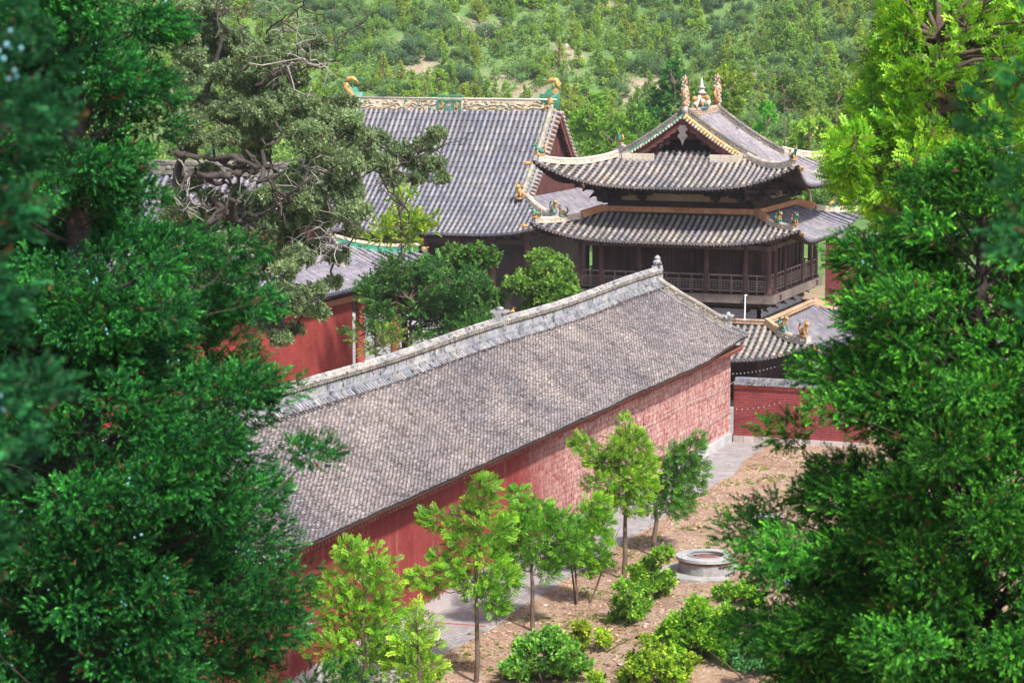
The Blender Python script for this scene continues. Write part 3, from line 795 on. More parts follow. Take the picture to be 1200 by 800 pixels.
band(RL, 3.2, 4.42, .46, M['orange_pale'], roofL, 'orange_band')
mb = MB()   # flashing from band to core
for k, (n_, a_) in enumerate((((0, -1), (1, 0)), ((1, 0), (0, 1)), ((0, 1), (-1, 0)), ((-1, 0), (0, -1)))):
    nv = Vector((*n_, 0)); av = Vector((*a_, 0)); z = Vector((0, 0, 1))
    mb.beam(nv * 5.0 - av * 5.2 + z * 4.78, nv * 5.0 + av * 5.2 + z * 4.78, .7, .06, (.8, .8, .8))
mb.build('flashing', M['ridge_dark'], roofL)
hip(RL, roofL, 2.2, .42, .26, M['beige'], [(.55, YEL, ORA), (1.9, YEL, GRN)], s=.75)
for x in BAY:
    for (px_, py_) in ((x * 1.3, -7.15), (7.15, x * 1.3)):
        mb = MB(); mb.box((px_, py_, .12), (.5, .5, .24)); mb.tube([(px_, py_, .2), (px_, py_, 3.3)], [.19, .16], 10, (1.2, 1.1, 1.1)); mb.build('column', M['wood'], pav)
mb = MB(); mb.box((0, 0, .06), (15.6, 15.6, .24)); mb.build('stone_base', M['stone'], pav)

# white pole hanging from the gallery corner to the lower roof
mb = MB(); q = at(879.5, 347, 1); 
x_, y_ = -35.35, 131.55
mb.tube([(x_, y_, 4.9), (x_ + .02, y_, 6.2), (x_, y_, 6.3)], .045, 8); mb.box((x_, y_, 4.9), (.16, .16, .05)); mb.box((x_ + .05, y_ + .12, 6.25), (.1, .3, .05))
o = mb.build('white_pipe', M['white']); tag(o, 'thin white pipe standing upright below the pavilion gallery corner', 'pipe')

# ------------------------------------------------------------------ the great hall behind
HX = at(530, 128, 1); 
HXC, HYC = -67.4, 168.0
hall = empty('main_hall', (HXC, HYC, 0), 'great hall with a broad grey tiled roof and cream dragon-carved ridge, behind the pavilion', 'hall')
def hH(d): return 6.75 + .52 * d + .0325 * d * d
RH = Roof(11.65, 9.9, hH, 1.2, 8.0, 3.4)
GX = 8.3
mb = MB(); mb.beam((-7.4, 0, 14.5), (7.4, 0, 14.5), .4, .5); roofH = mb.build('roof', M['dark'], hall)
for k in (0, 2): tile_faces(RH, k, lambda u: 9.9 if abs(u) < GX else 11.65 - abs(u), .40, .115, M['tile'], roofH, (1.08, 1.10, 1.10), seg=.40, endc=(.6, .6, .65))
for k in (1, 3): tile_faces(RH, k, lambda u: min(9.9 - abs(u), 3.6), .40, .115, M['tile'], roofH, (1.02, .98, 1.02), seg=.40, endc=(.6, .6, .65))
under_sheet(RH, [3.3] * 4, M['dark'], roofH)
zz = lambda y: hH(9.9 - abs(y))
for sgn in (-1, 1):
    mb = MB(); x0 = sgn * 7.9
    ysl = np.linspace(-6.4, 6.4, 27)
    for ya, yb in zip(ysl[:-1], ysl[1:]):
        mb.add([(x0, ya, 8.3), (x0, yb, 8.3), (x0, yb, zz(yb) - .15), (x0, ya, zz(ya) - .15)], [(0, 1, 2, 3)], jc((.75, .7, .7), .15))
    mb.build('gable_wall', M['gable'], roofH)
    mb = MB(); xb = sgn * 8.37
    for s2 in (-1, 1):
        Y_ = [s2 * v for v in np.linspace(0, 6.3, 14)]
        for ya, yb in zip(Y_[:-1], Y_[1:]): mb.beam((xb, ya, zz(ya) - .38), (xb, yb, zz(yb) - .38), .08, .5, jc((1.4, 1, 1), .1))
    mb.build('bargeboard', M['gable'], roofH)
    mb = MB()
    for s2 in (-1, 1):
        for i in range(22):
            y = s2 * (.2 + 6.2 * i / 22); mb.tube([(sgn * 7.9, y, zz(y) + .10), (sgn * 8.65, y, zz(y) - .10)], [.12, .13], 6, jc((1.2, 1.1, 1.05), .2))
    mb.build('verge_tiles', M['tile_warm'], roofH)
    for s2 in (-1, 1):
        pts = [(sgn * 7.85, s2 * y, zz(y) + .05) for y in np.linspace(.1, 6.5, 12)]
        rl = ridge_line(pts, .42, .26, M['ridge_dark'], roofH, 'descending_ridge', tint=(1.5, 1.55, 1.5))
        mb = MB(); 
        for q in range(11):
            y = .5 + q * .55; mb.ell((sgn * 7.85 - sgn * .15, s2 * y, zz(y) + .3), (.07, .22, .11), G([GRN, GRN, ORA, CRM][q % 4]), 6, 4)
        mb.build('glazed_relief', M['glazed'], rl)
        beast('ridge_beast', rl, (sgn * 7.85, s2 * 6.65, zz(6.6) + .2), (0, s2), .95, YEL, ORA)
def hipH():
    for sx in (-1, 1):
        for sy in (-1, 1):
            cp = lambda d: Vector((sx * (11.65 - d), sy * (9.9 - d), hH(d) + RH.up(d, d)))
            hr = ridge_line([cp(d) for d in np.linspace(3.3, .2, 9)], .42, .26, M['beige'], roofH, 'hip_ridge', tint=(1, 1, 1))
            beast('ridge_beast', hr, cp(.35) + Vector((0, 0, .4)), (sx, sy), .8, YEL, GRN)
hipH()
# main ridge with dragon reliefs
mb = MB(); 
for i in range(33): mb.box((-8.0 + i * .5, 0, 15.15), (.49, .34, 1.1), 0, jc((.95, .92, .88), .08))
mr = mb.build('main_ridge', M['cream'], roofH)
mb = MB(); mb.beam((-8.25, 0, 14.66), (8.25, 0, 14.66), .6, .12, G((.7, .62, .55))); mb.beam((-8.25, 0, 15.74), (8.25, 0, 15.74), .44, .10, G((.95, .88, .75)))
for sy in (-1, 1):
    for seg_, (xa, xb) in enumerate(((-7.3, -1.1), (1.1, 7.3))):
        for j in range(2):
            pts = []; 
            for i in range(22):
                f = i / 21; x = xa + (xb - xa) * f; pts.append((x, sy * .2, 15.18 + .2 * math.sin(f * 13 + j * 2.8 + seg_ + 2 * math.sin(f * 9 + j)) + .07 * math.sin(f * 37 + j)))
            mb.tube(pts, [.06 + .025 * math.sin(i * 1.9) for i in range(22)], 6, G([(.85, .62, .36), (.82, .74, .58)][j]))
        for i in range(95):
            x = random.uniform(xa, xb); mb.ell((x, sy * .2, 15.18 + random.uniform(-.4, .42)), (random.uniform(.06, .16), .05, random.uniform(.04, .09)), G(random.choice([GRN, (.5, .4, .3), CRM, (.8, .6, .36), (.35, .5, .38), CRM])), 6, 4)
mb.build('dragon_relief', M['glazed'], mr, True)
mb = MB()   # central panel with green frame
mb.box((0, 0, 15.2), (1.9, .5, 1.2), 0, G(CRM))
for sy in (-1, 1):
    for x in (-.85, -.3, .3, .85): mb.box((x, sy * .28, 15.1), (.16, .08, 1.0), 0, G(GRN))
    mb.box((0, sy * .3, 15.6), (1.9, .1, .14), 0, G(GRN)); mb.box((0, sy * .28, 14.95), (.42, .1, .5), 0, G((.2, .42, .42)))
    for x in (-.58, .58): mb.tube([(x - .15, sy * .3, 14.8), (x, sy * .32, 15.1), (x + .12, sy * .3, 15.35), (x - .05, sy * .3, 15.5)], [.1, .12, .09, .04], 6, G(YEL))
mb.tube([(-1.1, 0, 15.8), (-.8, 0, 15.92), (.8, 0, 15.92), (1.1, 0, 15.8)], .09, 6, G(GRN))
mb.build('ridge_centrepiece', M['glazed'], roofH)
for sgn in (-1, 1):                                  # dragon end ornaments
    mb = MB(); X0 = sgn * 7.75
    mb.prism([(-.75, 14.7), (.6, 14.7), (.68, 16.3), (.4, 16.65), (.15, 16.35), (-.2, 16.5), (-.45, 16.1), (-.8, 16.15)], (X0, -.2, 0), (sgn, 0, 0), (0, 0, 1), (0, 1, 0), .4, G(GRN))
    for i in range(14): mb.ell((X0 + random.uniform(-.5, .5) * 1, random.choice([-.22, .22]), random.uniform(14.85, 15.6)), (.13, .06, .11), G(random.choice([YEL, CRM, CRM, GRN])), 6, 4)
    C_ = [(-.6, 15.05), (-.25, 15.25), (.15, 15.45), (.35, 15.8), (.25, 16.15), (.0, 16.3), (.05, 16.6), (.35, 16.75), (.55, 17.0), (.45, 17.25), (.1, 17.3), (-.15, 17.15)]
    C_ = [(-.6, 15.05), (-.2, 15.2), (.05, 15.5), (-.05, 15.9), (.25, 16.2), (.55, 16.45), (.6, 16.8), (.4, 17.1), (.05, 17.15), (-.25, 17.0), (-.4, 16.75)]
    mb.tube([(X0 + sgn * a, 0, b) for a, b in C_], [.26, .30, .30, .28, .27, .25, .22, .2, .17, .12, .04], 8, G(YEL))
    for i in range(3, 10): a, b = C_[i]; mb.ell((X0 + sgn * (a + .15), 0, b + .08), (.07, .05, .12), G(GRN), 6, 4)
    mb.tube([(X0 - sgn * .3, 0, 17.1), (X0 - sgn * .75, 0, 17.15), (X0 - sgn * .9, 0, 16.95)], [.08, .06, .02], 6, G(GRN))
    mb.build('dragon_ridge_end', M['glazed'], roofH, True)
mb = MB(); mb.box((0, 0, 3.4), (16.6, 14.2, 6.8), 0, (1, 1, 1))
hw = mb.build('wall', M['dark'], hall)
for i in range(8):
    for sy in (-1, 1): mb = MB(); mb.tube([(-8.9 + i * 2.54, sy * 8.0, 0), (-8.9 + i * 2.54, sy * 8.0, 6.9)], [.24, .2], 10, (1.5, 1, 1)); mb.build('column', M['wood'], hall)
mb = MB()
for i in range(16):
    bracket(mb, Vector((-8.4 + i * 1.12, -7.7, 6.3)), (0, -1), .9, 3, (2.2, 1.9, 1.8))
mb.beam((-9.2, -7.9, 6.1), (9.2, -7.9, 6.1), .2, .35, (1.5, 1.4, 1.4))
for i in range(12): bracket(mb, Vector((8.3, -7 + i * 1.25, 6.3)), (1, 0), .9, 3, (2.2, 1.9, 1.8))
mb.build('eave_brackets', M['dark'], hall)
mb = MB(); mb.box((0, 0, .25), (20, 19, .9)); mb.build('stone_base', M['stone'], hall)

# ------------------------------------------------------------------ shrine hall on the left
SX_, SY_ = -62.5, 116.2
shr = empty('side_shrine', (SX_, SY_, 0), 'red brick-walled shrine with a grey tiled roof trimmed in green, behind the old juniper', 'shrine')
def hS(d): return 7.55 + .36 * d + .03 * d * d
RS = Roof(10.5, 9.0, hS, 1.2, 7.0, 3.0)
mb = MB(); mb.beam((-6.6, 0, 12.8), (6.6, 0, 12.8), .4, .4); roofS = mb.build('roof', M['dark'], shr)
GS = 6.9
for k in (0, 2): tile_faces(RS, k, lambda u: 9.0 if abs(u) < GS else 10.5 - abs(u), .40, .12, M['tile'], roofS, (1.05, 1.03, 1.1), seg=.42)
for k in (1, 3): tile_faces(RS, k, lambda u: min(9.0 - abs(u), 3.9), .40, .12, M['tile'], roofS, (1.1, 1.08, 1.15), seg=.36, endc=(.5, .55, .68))
under_sheet(RS, [3.5] * 4, M['dark'], roofS)
zz = lambda y: hS(9.0 - abs(y))
for sgn in (-1, 1):
    mb = MB(); x0 = sgn * 6.5; ysl = np.linspace(-5.2, 5.2, 27)
    for ya, yb in zip(ysl[:-1], ysl[1:]):
        mb.add([(x0, ya, 8.9), (x0, yb, 8.9), (x0, yb, zz(yb) - .15), (x0, ya, zz(ya) - .15)], [(0, 1, 2, 3)], jc((1.3, 1.0, 1.0), .15))
    mb.build('gable_wall', M['gable'], roofS)
    mb = MB()
    for s2 in (-1, 1):
        for i in range(19):
            y = s2 * (.2 + 5.1 * i / 19); mb.tube([(sgn * 6.5, y, zz(y) + .10), (sgn * 7.3, y, zz(y) - .10)], [.11, .12], 6, jc((1.3, 1.2, 1.1), .2))
    mb.build('verge_tiles', M['tile_warm'], roofS)
    for s2 in (-1, 1):
        pts = [(sgn * 6.45, s2 * y, zz(y) + .05) for y in np.linspace(.1, 5.4, 14)]
        ridge_line(pts, .42, .24, M['green'], roofS, 'descending_ridge', tint=(1, 1, 1))
ridge_line([(-6.8, 0, zz(0)), (6.8, 0, zz(0))], .7, .35, M['ridge_dark'], roofS, 'main_ridge')
for sx in (-1, 1):
    for sy in (-1, 1):
        cp = lambda d: Vector((sx * (10.5 - d), sy * (9.0 - d), hS(d) + RS.up(d, d)))
        hr = ridge_line([cp(d) for d in np.linspace(3.6, .15, 11)], .36, .24, M['green'], roofS, 'hip_ridge', tint=(1.1, 1.0, 1.0))
        mb = MB(); pts = [cp(d) + Vector((0, 0, .36)) for d in np.linspace(3.6, .05, 11)]; mb.tube(pts, .12, 8, (1, .9, .8)); mb.build('cap_tiles', M['beige'], hr)
        corner_head('corner_beast_head', hr, cp(0) + Vector((sx * .1, sy * .1, .1)), (sx, sy), .4)
mb = MB()
mb.box((9.4, -3.2, 3.35), (.6, 9.4, 6.7)); mb.box((0, -7.6, 3.35), (18.2, .6, 6.7)); mb.box((-9.4, -3.2, 3.35), (.6, 9.4, 6.7))
sw = mb.build('brick_wall', M['brick_y'], shr)
mb = MB(); mb.box((0, -2.5, 3.3), (17.0, 8.5, 6.6)); mb.build('inner_wall', M['dark'], shr)
mb = MB(); mb.beam((9.45, -7.8, 6.85), (9.45, 7.8, 6.85), .5, .3, (1.1, 1, 1)); mb.beam((-9.4, 7.7, 6.85), (9.4, 7.7, 6.85), .4, .3); mb.build('lintel', M['orange'], shr)
for y in (2.9, 7.6):
    mb = MB(); mb.box((9.5, y, .15), (.7, .7, .3)); mb.tube([(9.5, y, .3), (9.5, y, 6.7)], [.26, .23], 12); mb.build('column', M['paint_red'], shr)
for x in (4, -1.5, -7):
    mb = MB(); mb.tube([(x, 7.6, 0), (x, 7.6, 6.7)], [.26, .23], 12); mb.build('column', M['paint_red'], shr)
mb = MB(); mb.box((0, 0, .0), (20.5, 17.4, .4)); mb.build('stone_base', M['stone'], shr)

# ------------------------------------------------------------------ the long hall in front
LX, LY0, LY1 = -36.9, 58.0, 120.4
lng = empty('long_hall', (LX, 90, 0), 'long red-walled hall with a plain grey tiled roof running beside the paved path', 'hall')
y0, y1 = LY0 - 90, LY1 - 90
mb = MB(); mb.box((0, (y0 + y1) / 2 - .1, 2.45), (7.8, y1 - y0 - .2, 4.9)); 
wl = mb.build('wall', M['long_wall'], lng)
mb = MB()                                               # stone footing, far stretch of the wall
y = 12.0
while y < y1 - .2:
    L = random.uniform(.5, .9); mb.box((3.93, y + L / 2, .22), (.12, L - .02, random.uniform(.42, .5)), 0, jc((1, 1, 1), .12)); y += L
mb.build('stone_footing', M['stone'], wl)
mb = MB()                                               # brick cornice with dentils
mb.box((4.0, (y0 + y1) / 2, 4.61), (.24, y1 - y0, .08), 0, (1, 1, 1)); mb.box((4.12, (y0 + y1) / 2, 4.70), (.48, y1 - y0, .08), 0, (.9, .9, .9)); mb.box((4.22, (y0 + y1) / 2, 4.93), (.74, y1 - y0, .07), 0, (.8, .8, .8))
y = y0
while y < y1: mb.box((4.20, y, 4.82), (.66, .13, .13), 0, jc((1, .9, .9), .25)); y += .26
mb.build('brick_cornice', M['brick_red'], wl)
mb = MB()                                               # sagging cable under the eave
pts = [(3.97, yy, 4.52 + .10 * math.cos((yy + 30) * .9) + .04 * random.random()) for yy in np.arange(y0, y1, .7)]
mb.tube(pts, .025, 5); mb.build('cable', M['wire'], wl)
HR = 7.80
def lroof(sd, y, d):                                    # d: 0 at eave .. 1 at ridge; sd +-1
    x = sd * 4.75 * (1 - d)
    sag = .035 * mnoise.noise(Vector((x * 1.1, y * .9, 13))) + .12 * math.sin(y * .21) * math.sin(d * 3.14) + .06 * mnoise.noise(Vector((x * .3, y * .25, 3)))
    e = sm((y - (y1 - 8)) / 8)
    z = 5.06 + (HR - 5.06) * (.78 * d + .22 * d * d) + sag + .32 * e * (1 - d) ** 1.0 + .05 * e
    return Vector((x, y, z))
Vs = []; Fs = []; Tn = []; n0 = 0
rows = 36; pitch = .182
ny = int((y1 + .1 - y0) / pitch)
for sd in (1, -1):
    for i in range(ny):
        yc = y0 + (i + .5) * pitch; wob = .0
        off = random.uniform(-.4, .4)
        for j in range(rows):
            jo = (.5 if i % 2 else 0) + off * .25
            d0 = (j + jo - .5) / rows; d1 = (j + 1.25 + jo - .5) / rows
            d0 = max(0, d0 - random.uniform(0, .10) / rows); d1 = min(1, d1)
            if d1 - d0 < .01: continue
            yj = yc + random.uniform(-.014, .014) + .07 * mnoise.noise(Vector((yc * .35, j * .09, 7)))
            jl = random.uniform(.0, .022); rr = pitch * .53; yaw = random.uniform(-.012, .012)
            for (d, lift, w_, yy) in ((d0, .060 + jl, 1.0, yj + yaw), (d1, .006, .86, yj - yaw)):
                for q in range(4):
                    u = (-1 + 2 * q / 3.0)
                    p = lroof(sd, yy + u * rr * w_, d)
                    arch = .042 * (1 - u * u)
                    Vs.append((p.x + sd * 0, p.y, p.z + lift + arch))
            b = n0
            # front lip
            for q in range(4):
                p = Vs[b + q]; Vs.append((p[0] + sd * .005, p[1], p[2] - .05))
            k = random.gauss(1, .20) + .20 * mnoise.noise(Vector((yc * .5, j * .12, 2))) + .2 * mnoise.noise(Vector((yc * 2.1, j * .35, 8))); k = max(.45, min(1.7, k))
            hue = random.random(); tn = (k * (1.0 + .09 * hue), k, k * (1.06 - .10 * hue))
            if random.random() < .03: tn = (k * 1.35, k * 1.33, k * 1.28)
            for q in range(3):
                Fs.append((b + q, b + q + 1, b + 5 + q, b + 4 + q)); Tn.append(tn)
                Fs.append((b + 8 + q, b + 9 + q, b + 1 + q, b + q)); Tn.append((tn[0] * .35, tn[1] * .35, tn[2] * .35))  # lip tint darkened to paint shade into the tile gaps
            n0 += 12
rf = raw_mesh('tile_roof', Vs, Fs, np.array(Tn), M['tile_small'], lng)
mb = MB()                                               # roof bed and boards below the tiles
for sd in (1, -1):
    V = []; ya = np.linspace(y0 - .05, y1 + .1, 60)
    for yy in ya:
        for d in np.linspace(0.004, 1, 7): V.append(lroof(sd, yy, d) + Vector((0, 0, -.02)))
    for yy in ya:
        for d in np.linspace(0.004, 1, 7): V.append(lroof(sd, yy, d) + Vector((0, 0, -.06)))
    m = len(ya) * 7
    F = [(i * 7 + j, (i + 1) * 7 + j, (i + 1) * 7 + j + 1, i * 7 + j + 1) for i in range(len(ya) - 1) for j in range(6)]
    F += [(m + a, m + b, m + c, m + d) for d, c, b, a in F[:]]
    F += [(i * 7, (i + 1) * 7, m + (i + 1) * 7, m + i * 7) for i in range(len(ya) - 1)]
    e = (len(ya) - 1) * 7; F += [(e + j, e + j + 1, m + e + j + 1, m + e + j) for j in range(6)]
    mb.add(V, F, (.36, .25, .24))
mb.build('roof_bed', M['tile_small'], rf)
mb = MB()                                               # gable triangle at the far end
mb.add([(-3.9, y1 - .2, 4.9), (3.9, y1 - .2, 4.9), (0, y1 - .2, 7.6)], [(0, 1, 2)]); mb.build('gable_wall', M['brick_x'], lng)
# ridge: slanted foot tiles, whitewashed stone courses, carved dark crest, capping
def rz_(y): return HR + .10 * sm((abs(y) - 10) / 22) + .05 * math.sin(y * .3)
mb = MB(); mb2 = MB(); mb3 = MB()
y = y0
while y < y1 - .1:
    L = random.uniform(.32, .55); c = y + L / 2; z = rz_(c)
    mb.box((0, c, z + .12), (.62, L - .01, .26), 0, jc((.85, .87, .92), .15))
    mb.box((0, c, z + .38), (.40, L - .012, .26), 0, jc((1, 1, 1.03), .22))
    mb3.box((0, c, z + .74), (.46, L - .01, .07), 0, jc((1.15, 1.12, 1.05), .15))
    mb3.tube([(0, y, z + .80), (0, y + L - .03, z + .80)], .11, 6, jc((1.1, 1.05, 1.0), .2))
    y += L
y = y0
while y < y1 - .1:
    z = rz_(y)
    for sd in (-1, 1):
        mb2.tube([(sd * .15, y - .11, z + .52), (sd * .22, y - .05, z + .66), (sd * .22, y + .05, z + .58), (sd * .16, y + .12, z + .68)], [.05, .07, .06, .03], 5, jc((1, 1, 1), .35))
        mb.beam((sd * .3, y, z + .12), (sd * .52, y + .02, z - .06), .11, .05, jc((.95, .95, 1), .25))
    mb2.box((0, y, z + .61), (.34, .26, .18), 0, (.7, .7, .7)); y += .25
rdg = mb.build('ridge', M['ridge'], lng); mb2.build('carved_crest', M['ridge_dark'], rdg); mb3.build('capping', M['ridge'], rdg)
mb = MB(); yo = 97.5 - 90                              # little pillar on the ridge
z = rz_(yo); mb.box((0, yo, z + .75), (.5, .42, .75), 0, (1, 1, 1)); mb.box((0, yo, z + 1.15), (.66, .6, .1), 0, (1, 1, 1)); mb.ell((0, yo, z + 1.25), (.2, .2, .12), (.9, .9, .9))
mb.box((0, yo - .3, z + .9), (.3, .25, .4), 0, (.9, .9, .9)); mb.build('ridge_pillar', M['ridge'], rdg)
mb = MB(); z = rz_(y1) + .8; yo = y1 - .25
mb.box((0, yo, z), (.45, .4, .35)); mb.lathe((0, yo, z + .15), [(.12, 0), (.22, .1), (.24, .2), (.14, .34), (.17, .42), (.05, .55)], 8); mb.build('end_finial', M['ridge'], rdg)
for sd in (1, -1):                                       # verge ridge down the gable
    pts = [lroof(sd, y1 - .38, d) + Vector((0, 0, .06)) for d in np.linspace(.97, .22, 12)]
    vr = ridge_line(pts, .46, .24, M['ridge_dark'], lng, 'verge_ridge', tint=(1.5, 1.5, 1.5))
    pts = [lroof(sd, y1 - .92, d) + Vector((0, 0, .10)) for d in np.linspace(.97, .05, 12)]
    mb = MB(); mb.tube(pts, .09, 6, (.6, .6, .6)); 
    pts = [lroof(sd, y1 + .05, d) + Vector((0, 0, .10)) for d in np.linspace(.97, .0, 12)]; mb.tube(pts, .09, 6, (.6, .6, .6))
    mb.build('verge_tiles', M['ridge'], vr)
    mb = MB(); e = lroof(sd, y1 - .38, .2); mb.box(e + Vector((0, 0, .2)), (.3, .3, .3)); 
    for q in range(6):
        an = q * math.pi / 3; mb.tube([e + Vector((0, 0, .4)), e + Vector((.16 * math.cos(an), .16 * math.sin(an), .6)), e + Vector((.3 * math.cos(an), .3 * math.sin(an), .72))], [.09, .1, .03], 5, (1.2, 1.2, 1.2))
    mb.ell(e + Vector((0, 0, .72)), (.13, .13, .16), (1.2, 1.2, 1.2)); mb.build('lotus_ornament', M['ridge'], vr)

# ------------------------------------------------------------------ low cross wall at the end of the path
cw = empty('low_wall', (-29.5, 120.75, 0), 'low dark red brick wall with tiled coping closing the far end of the path', 'wall')
mb = MB(); mb.box((0, 0, 1.36), (6.8, .5, 2.72)); mb.build('brick_face', M['brick_x'], cw)
mb = MB(); 
for i in range(12): mb.box((-3.1 + i * .57, -.30, .16), (.55, .14, .32), 0, jc((.95, .85, .85), .15))
mb.build('stone_footing', M['stone'], cw)
mb = MB()
for i in range(17): 
    mb.box((-3.2 + i * .4, 0, 2.79), (.39, .62, .12), 0, jc((1.15, .95, .95), .15)); mb.box((-3.2 + i * .4, 0, 2.90), (.38, .76, .08), 0, jc((1, .8, .8), .2))
mb.build('brick_course', M['brick_red'], cw)
mb = MB()
for r_ in range(4):
    x = -3.35
    while x < 3.3:
        L = random.uniform(.3, .7); mb.box((x + L / 2, -.02 * r_ + random.uniform(-.02, .02), 2.99 + r_ * .085), (L - .015, .86 - r_ * .17, .08), random.uniform(-.01, .01), jc((.8, .82, .88), .25)); x += L
mb.build('coping', M['ridge'], cw)

# red walls beyond the pavilion
bw = empty('back_wall', (-33.0, 158, 0), 'red plastered wall with grey coping behind the pavilion, on its right', 'wall')
mb = MB(); mb.box((-.5, 0, 3.6), (7, .5, 7.2)); mb.build('plaster_face', M['brick_x'], bw)
mb = MB(); mb.box((-.5, 0, 7.3), (7.2, .9, .2)); mb.box((-.5, 0, 7.46), (7.2, .6, .16)); mb.tube([(-4.1, 0, 7.58), (3.1, 0, 7.58)], .12, 6); mb.build('coping', M['ridge'], bw)
sw2 = empty('stair_wall', (-30.6, 146, 0), 'sloping red stair wall with pale coping between the pavilion and the back wall', 'wall')
mb = MB(); mb.prism([(-6, 0), (8, 0), (8, 6.3), (-6, 3.9)], (0, 0, 0), (0, 1, 0), (0, 0, 1), (1, 0, 0), .5); mb.build('brick_face', M['brick_red'], sw2)
mb = MB(); mb.beam((.25, -6, 4.0), (.25, 8, 6.4), .7, .22); mb.build('coping', M['ridge'], sw2)

# ------------------------------------------------------------------ foliage machinery
def diamonds(specs):
    """specs: list of (base, dir, normal-ish, length, width) -> (K,4,3)"""
    out = []
    for b, d, nn, L, W in specs:
        b = np.array(b, float); d = np.array(d, float); d /= np.linalg.norm(d); s = np.cross(d, nn); s /= (np.linalg.norm(s) + 1e-9)
        out.append([b, b + d * L * .45 + s * W / 2, b + d * L, b + d * L * .45 - s * W / 2])
    return np.array(out)
r_t = np.random.default_rng(3)
def T_juniper(k=13):
    sp = []
    for i in range(k):
        f = i / (k - 1); a = (i % 3) * 2.1 + r_t.uniform(-.4, .4); z = f * .8
        d = [math.cos(a) * .75, math.sin(a) * .55, .75 + .5 * f]; L = .36 * (1 - .35 * f) * r_t.uniform(.8, 1.2)
        sp.append(((0, 0, z), d, r_t.normal(size=3), L, .115 * r_t.uniform(.8, 1.3)))
    sp.append(((0, 0, .05), (0, 0, 1), (1, 0, 0), 1.0, .06))
    return diamonds(sp)
def T_pinnate():
    sp = []
    for i in range(5):
        z = .12 + .17 * i
        for s_ in (-1, 1): sp.append(((0, 0, z), (s_, r_t.uniform(-.2, .2), .45), (0, 1, .2), .36, .17))
    sp.append(((0, 0, .85), (0, 0, 1), (0, 1, 0), .34, .16))
    return diamonds(sp)
def T_cluster(k=9, L=.5, W=.28):
    sp = []
    for i in range(k):
        d = r_t.normal(size=3); d[2] = abs(d[2]) + .2; sp.append((r_t.normal(size=3) * .12, d, r_t.normal(size=3), L * r_t.uniform(.7, 1.2), W * r_t.uniform(.8, 1.2)))
    return diamonds(sp)
TJ, TP, TC = T_juniper(), T_pinnate(), T_cluster()
TCs = T_cluster(14, .42, .16)

def frames(d, r):
    d = d / (np.linalg.norm(d, axis=1, keepdims=True) + 1e-9)
    a = r.normal(size=d.shape); x = np.cross(a, d); x /= (np.linalg.norm(x, axis=1, keepdims=True) + 1e-9); y = np.cross(d, x)
    return x, y, d
def foliage(P, D, scale, tint, tmpl, r, tipgain=.25):
    n, K = len(P), len(tmpl)
    x, y, z = frames(D, r)
    T = tmpl.reshape(-1, 3)
    V = (P[:, None, :] + scale[:, None, None] * (x[:, None, :] * T[None, :, 0:1] + y[:, None, :] * T[None, :, 1:2] + z[:, None, :] * T[None, :, 2:3]))
    V = V.reshape(-1, 3)
    F = np.arange(n * K * 4, dtype=np.int32).reshape(-1, 4)
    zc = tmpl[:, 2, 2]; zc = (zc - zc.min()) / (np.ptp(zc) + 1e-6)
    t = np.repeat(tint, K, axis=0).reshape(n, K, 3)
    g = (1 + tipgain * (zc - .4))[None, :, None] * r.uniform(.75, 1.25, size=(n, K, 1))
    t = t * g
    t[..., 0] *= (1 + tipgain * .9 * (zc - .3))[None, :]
    return V, F, np.clip(t.reshape(-1, 3), 0, 1)
def clump_points(clumps, dens, r, shell=.55, up=.3, axis=None, outw=.6):
    """clumps: (cx,cy,cz,rx,ry,rz, gain) ; dens = sprays per m2 of clump cross-section"""
    P = []; D = []; Gn = []
    for c in clumps:
        cc = np.array(c[:3]); rr = np.array(c[3:6]); n = max(6, int(dens * (rr[0] * rr[1] * rr[2]) ** (2 / 3.) * 3.0))
        u = r.normal(size=(n, 3)); u /= np.linalg.norm(u, axis=1, keepdims=True)
        q = r.uniform(shell ** 3, 1, size=(n, 1)) ** (1 / 3.)
        lump = 1 + .25 * np.sin(u[:, :1] * 5 + cc[0] * 3) * np.cos(u[:, 1:2] * 4 + cc[2] * 5)
        P.append(cc + u * q * rr * lump)
        d = u * .8 + r.normal(size=(n, 3)) * .45 + np.array([0, 0, up])
        if axis is not None:
            o = cc - np.array([axis[0], axis[1], cc[2]]); o /= (np.linalg.norm(o) + 1e-6); d = d + o * outw
        D.append(d); Gn.append(np.full(n, c[6] if len(c) > 6 else 1.0))
    return np.vstack(P), np.vstack(D), np.concatenate(Gn)
def crown_obj(name, root, clumps, dens, size, colA, colB, tmpl, mat, seed, shell=.55, up=.3, axis=None, jit=.25, tip=.3, outw=.6, brown=.025):
    r = np.random.default_rng(seed)
    P, D, gn = clump_points(clumps, dens, r, shell, up, axis, outw)
    n = len(P); f = r.uniform(0, 1, size=(n, 1)) ** 1.3
    tint = (np.array(colA)[None] * (1 - f) + np.array(colB)[None] * f) * r.uniform(1 - jit, 1 + jit, size=(n, 1)) * gn[:, None]
    bm_ = r.random(n) < brown * (mat is M['needle'] or mat is M['leaf']); tint[bm_] = np.array([.085, .06, .03]) * r.uniform(.6, 1.3, size=(bm_.sum(), 1))
    V, F, t = foliage(P, D, size * r.uniform(.7, 1.3, size=n), tint, tmpl, r, tip)
    return raw_mesh(name, V, F, t, mat, root)
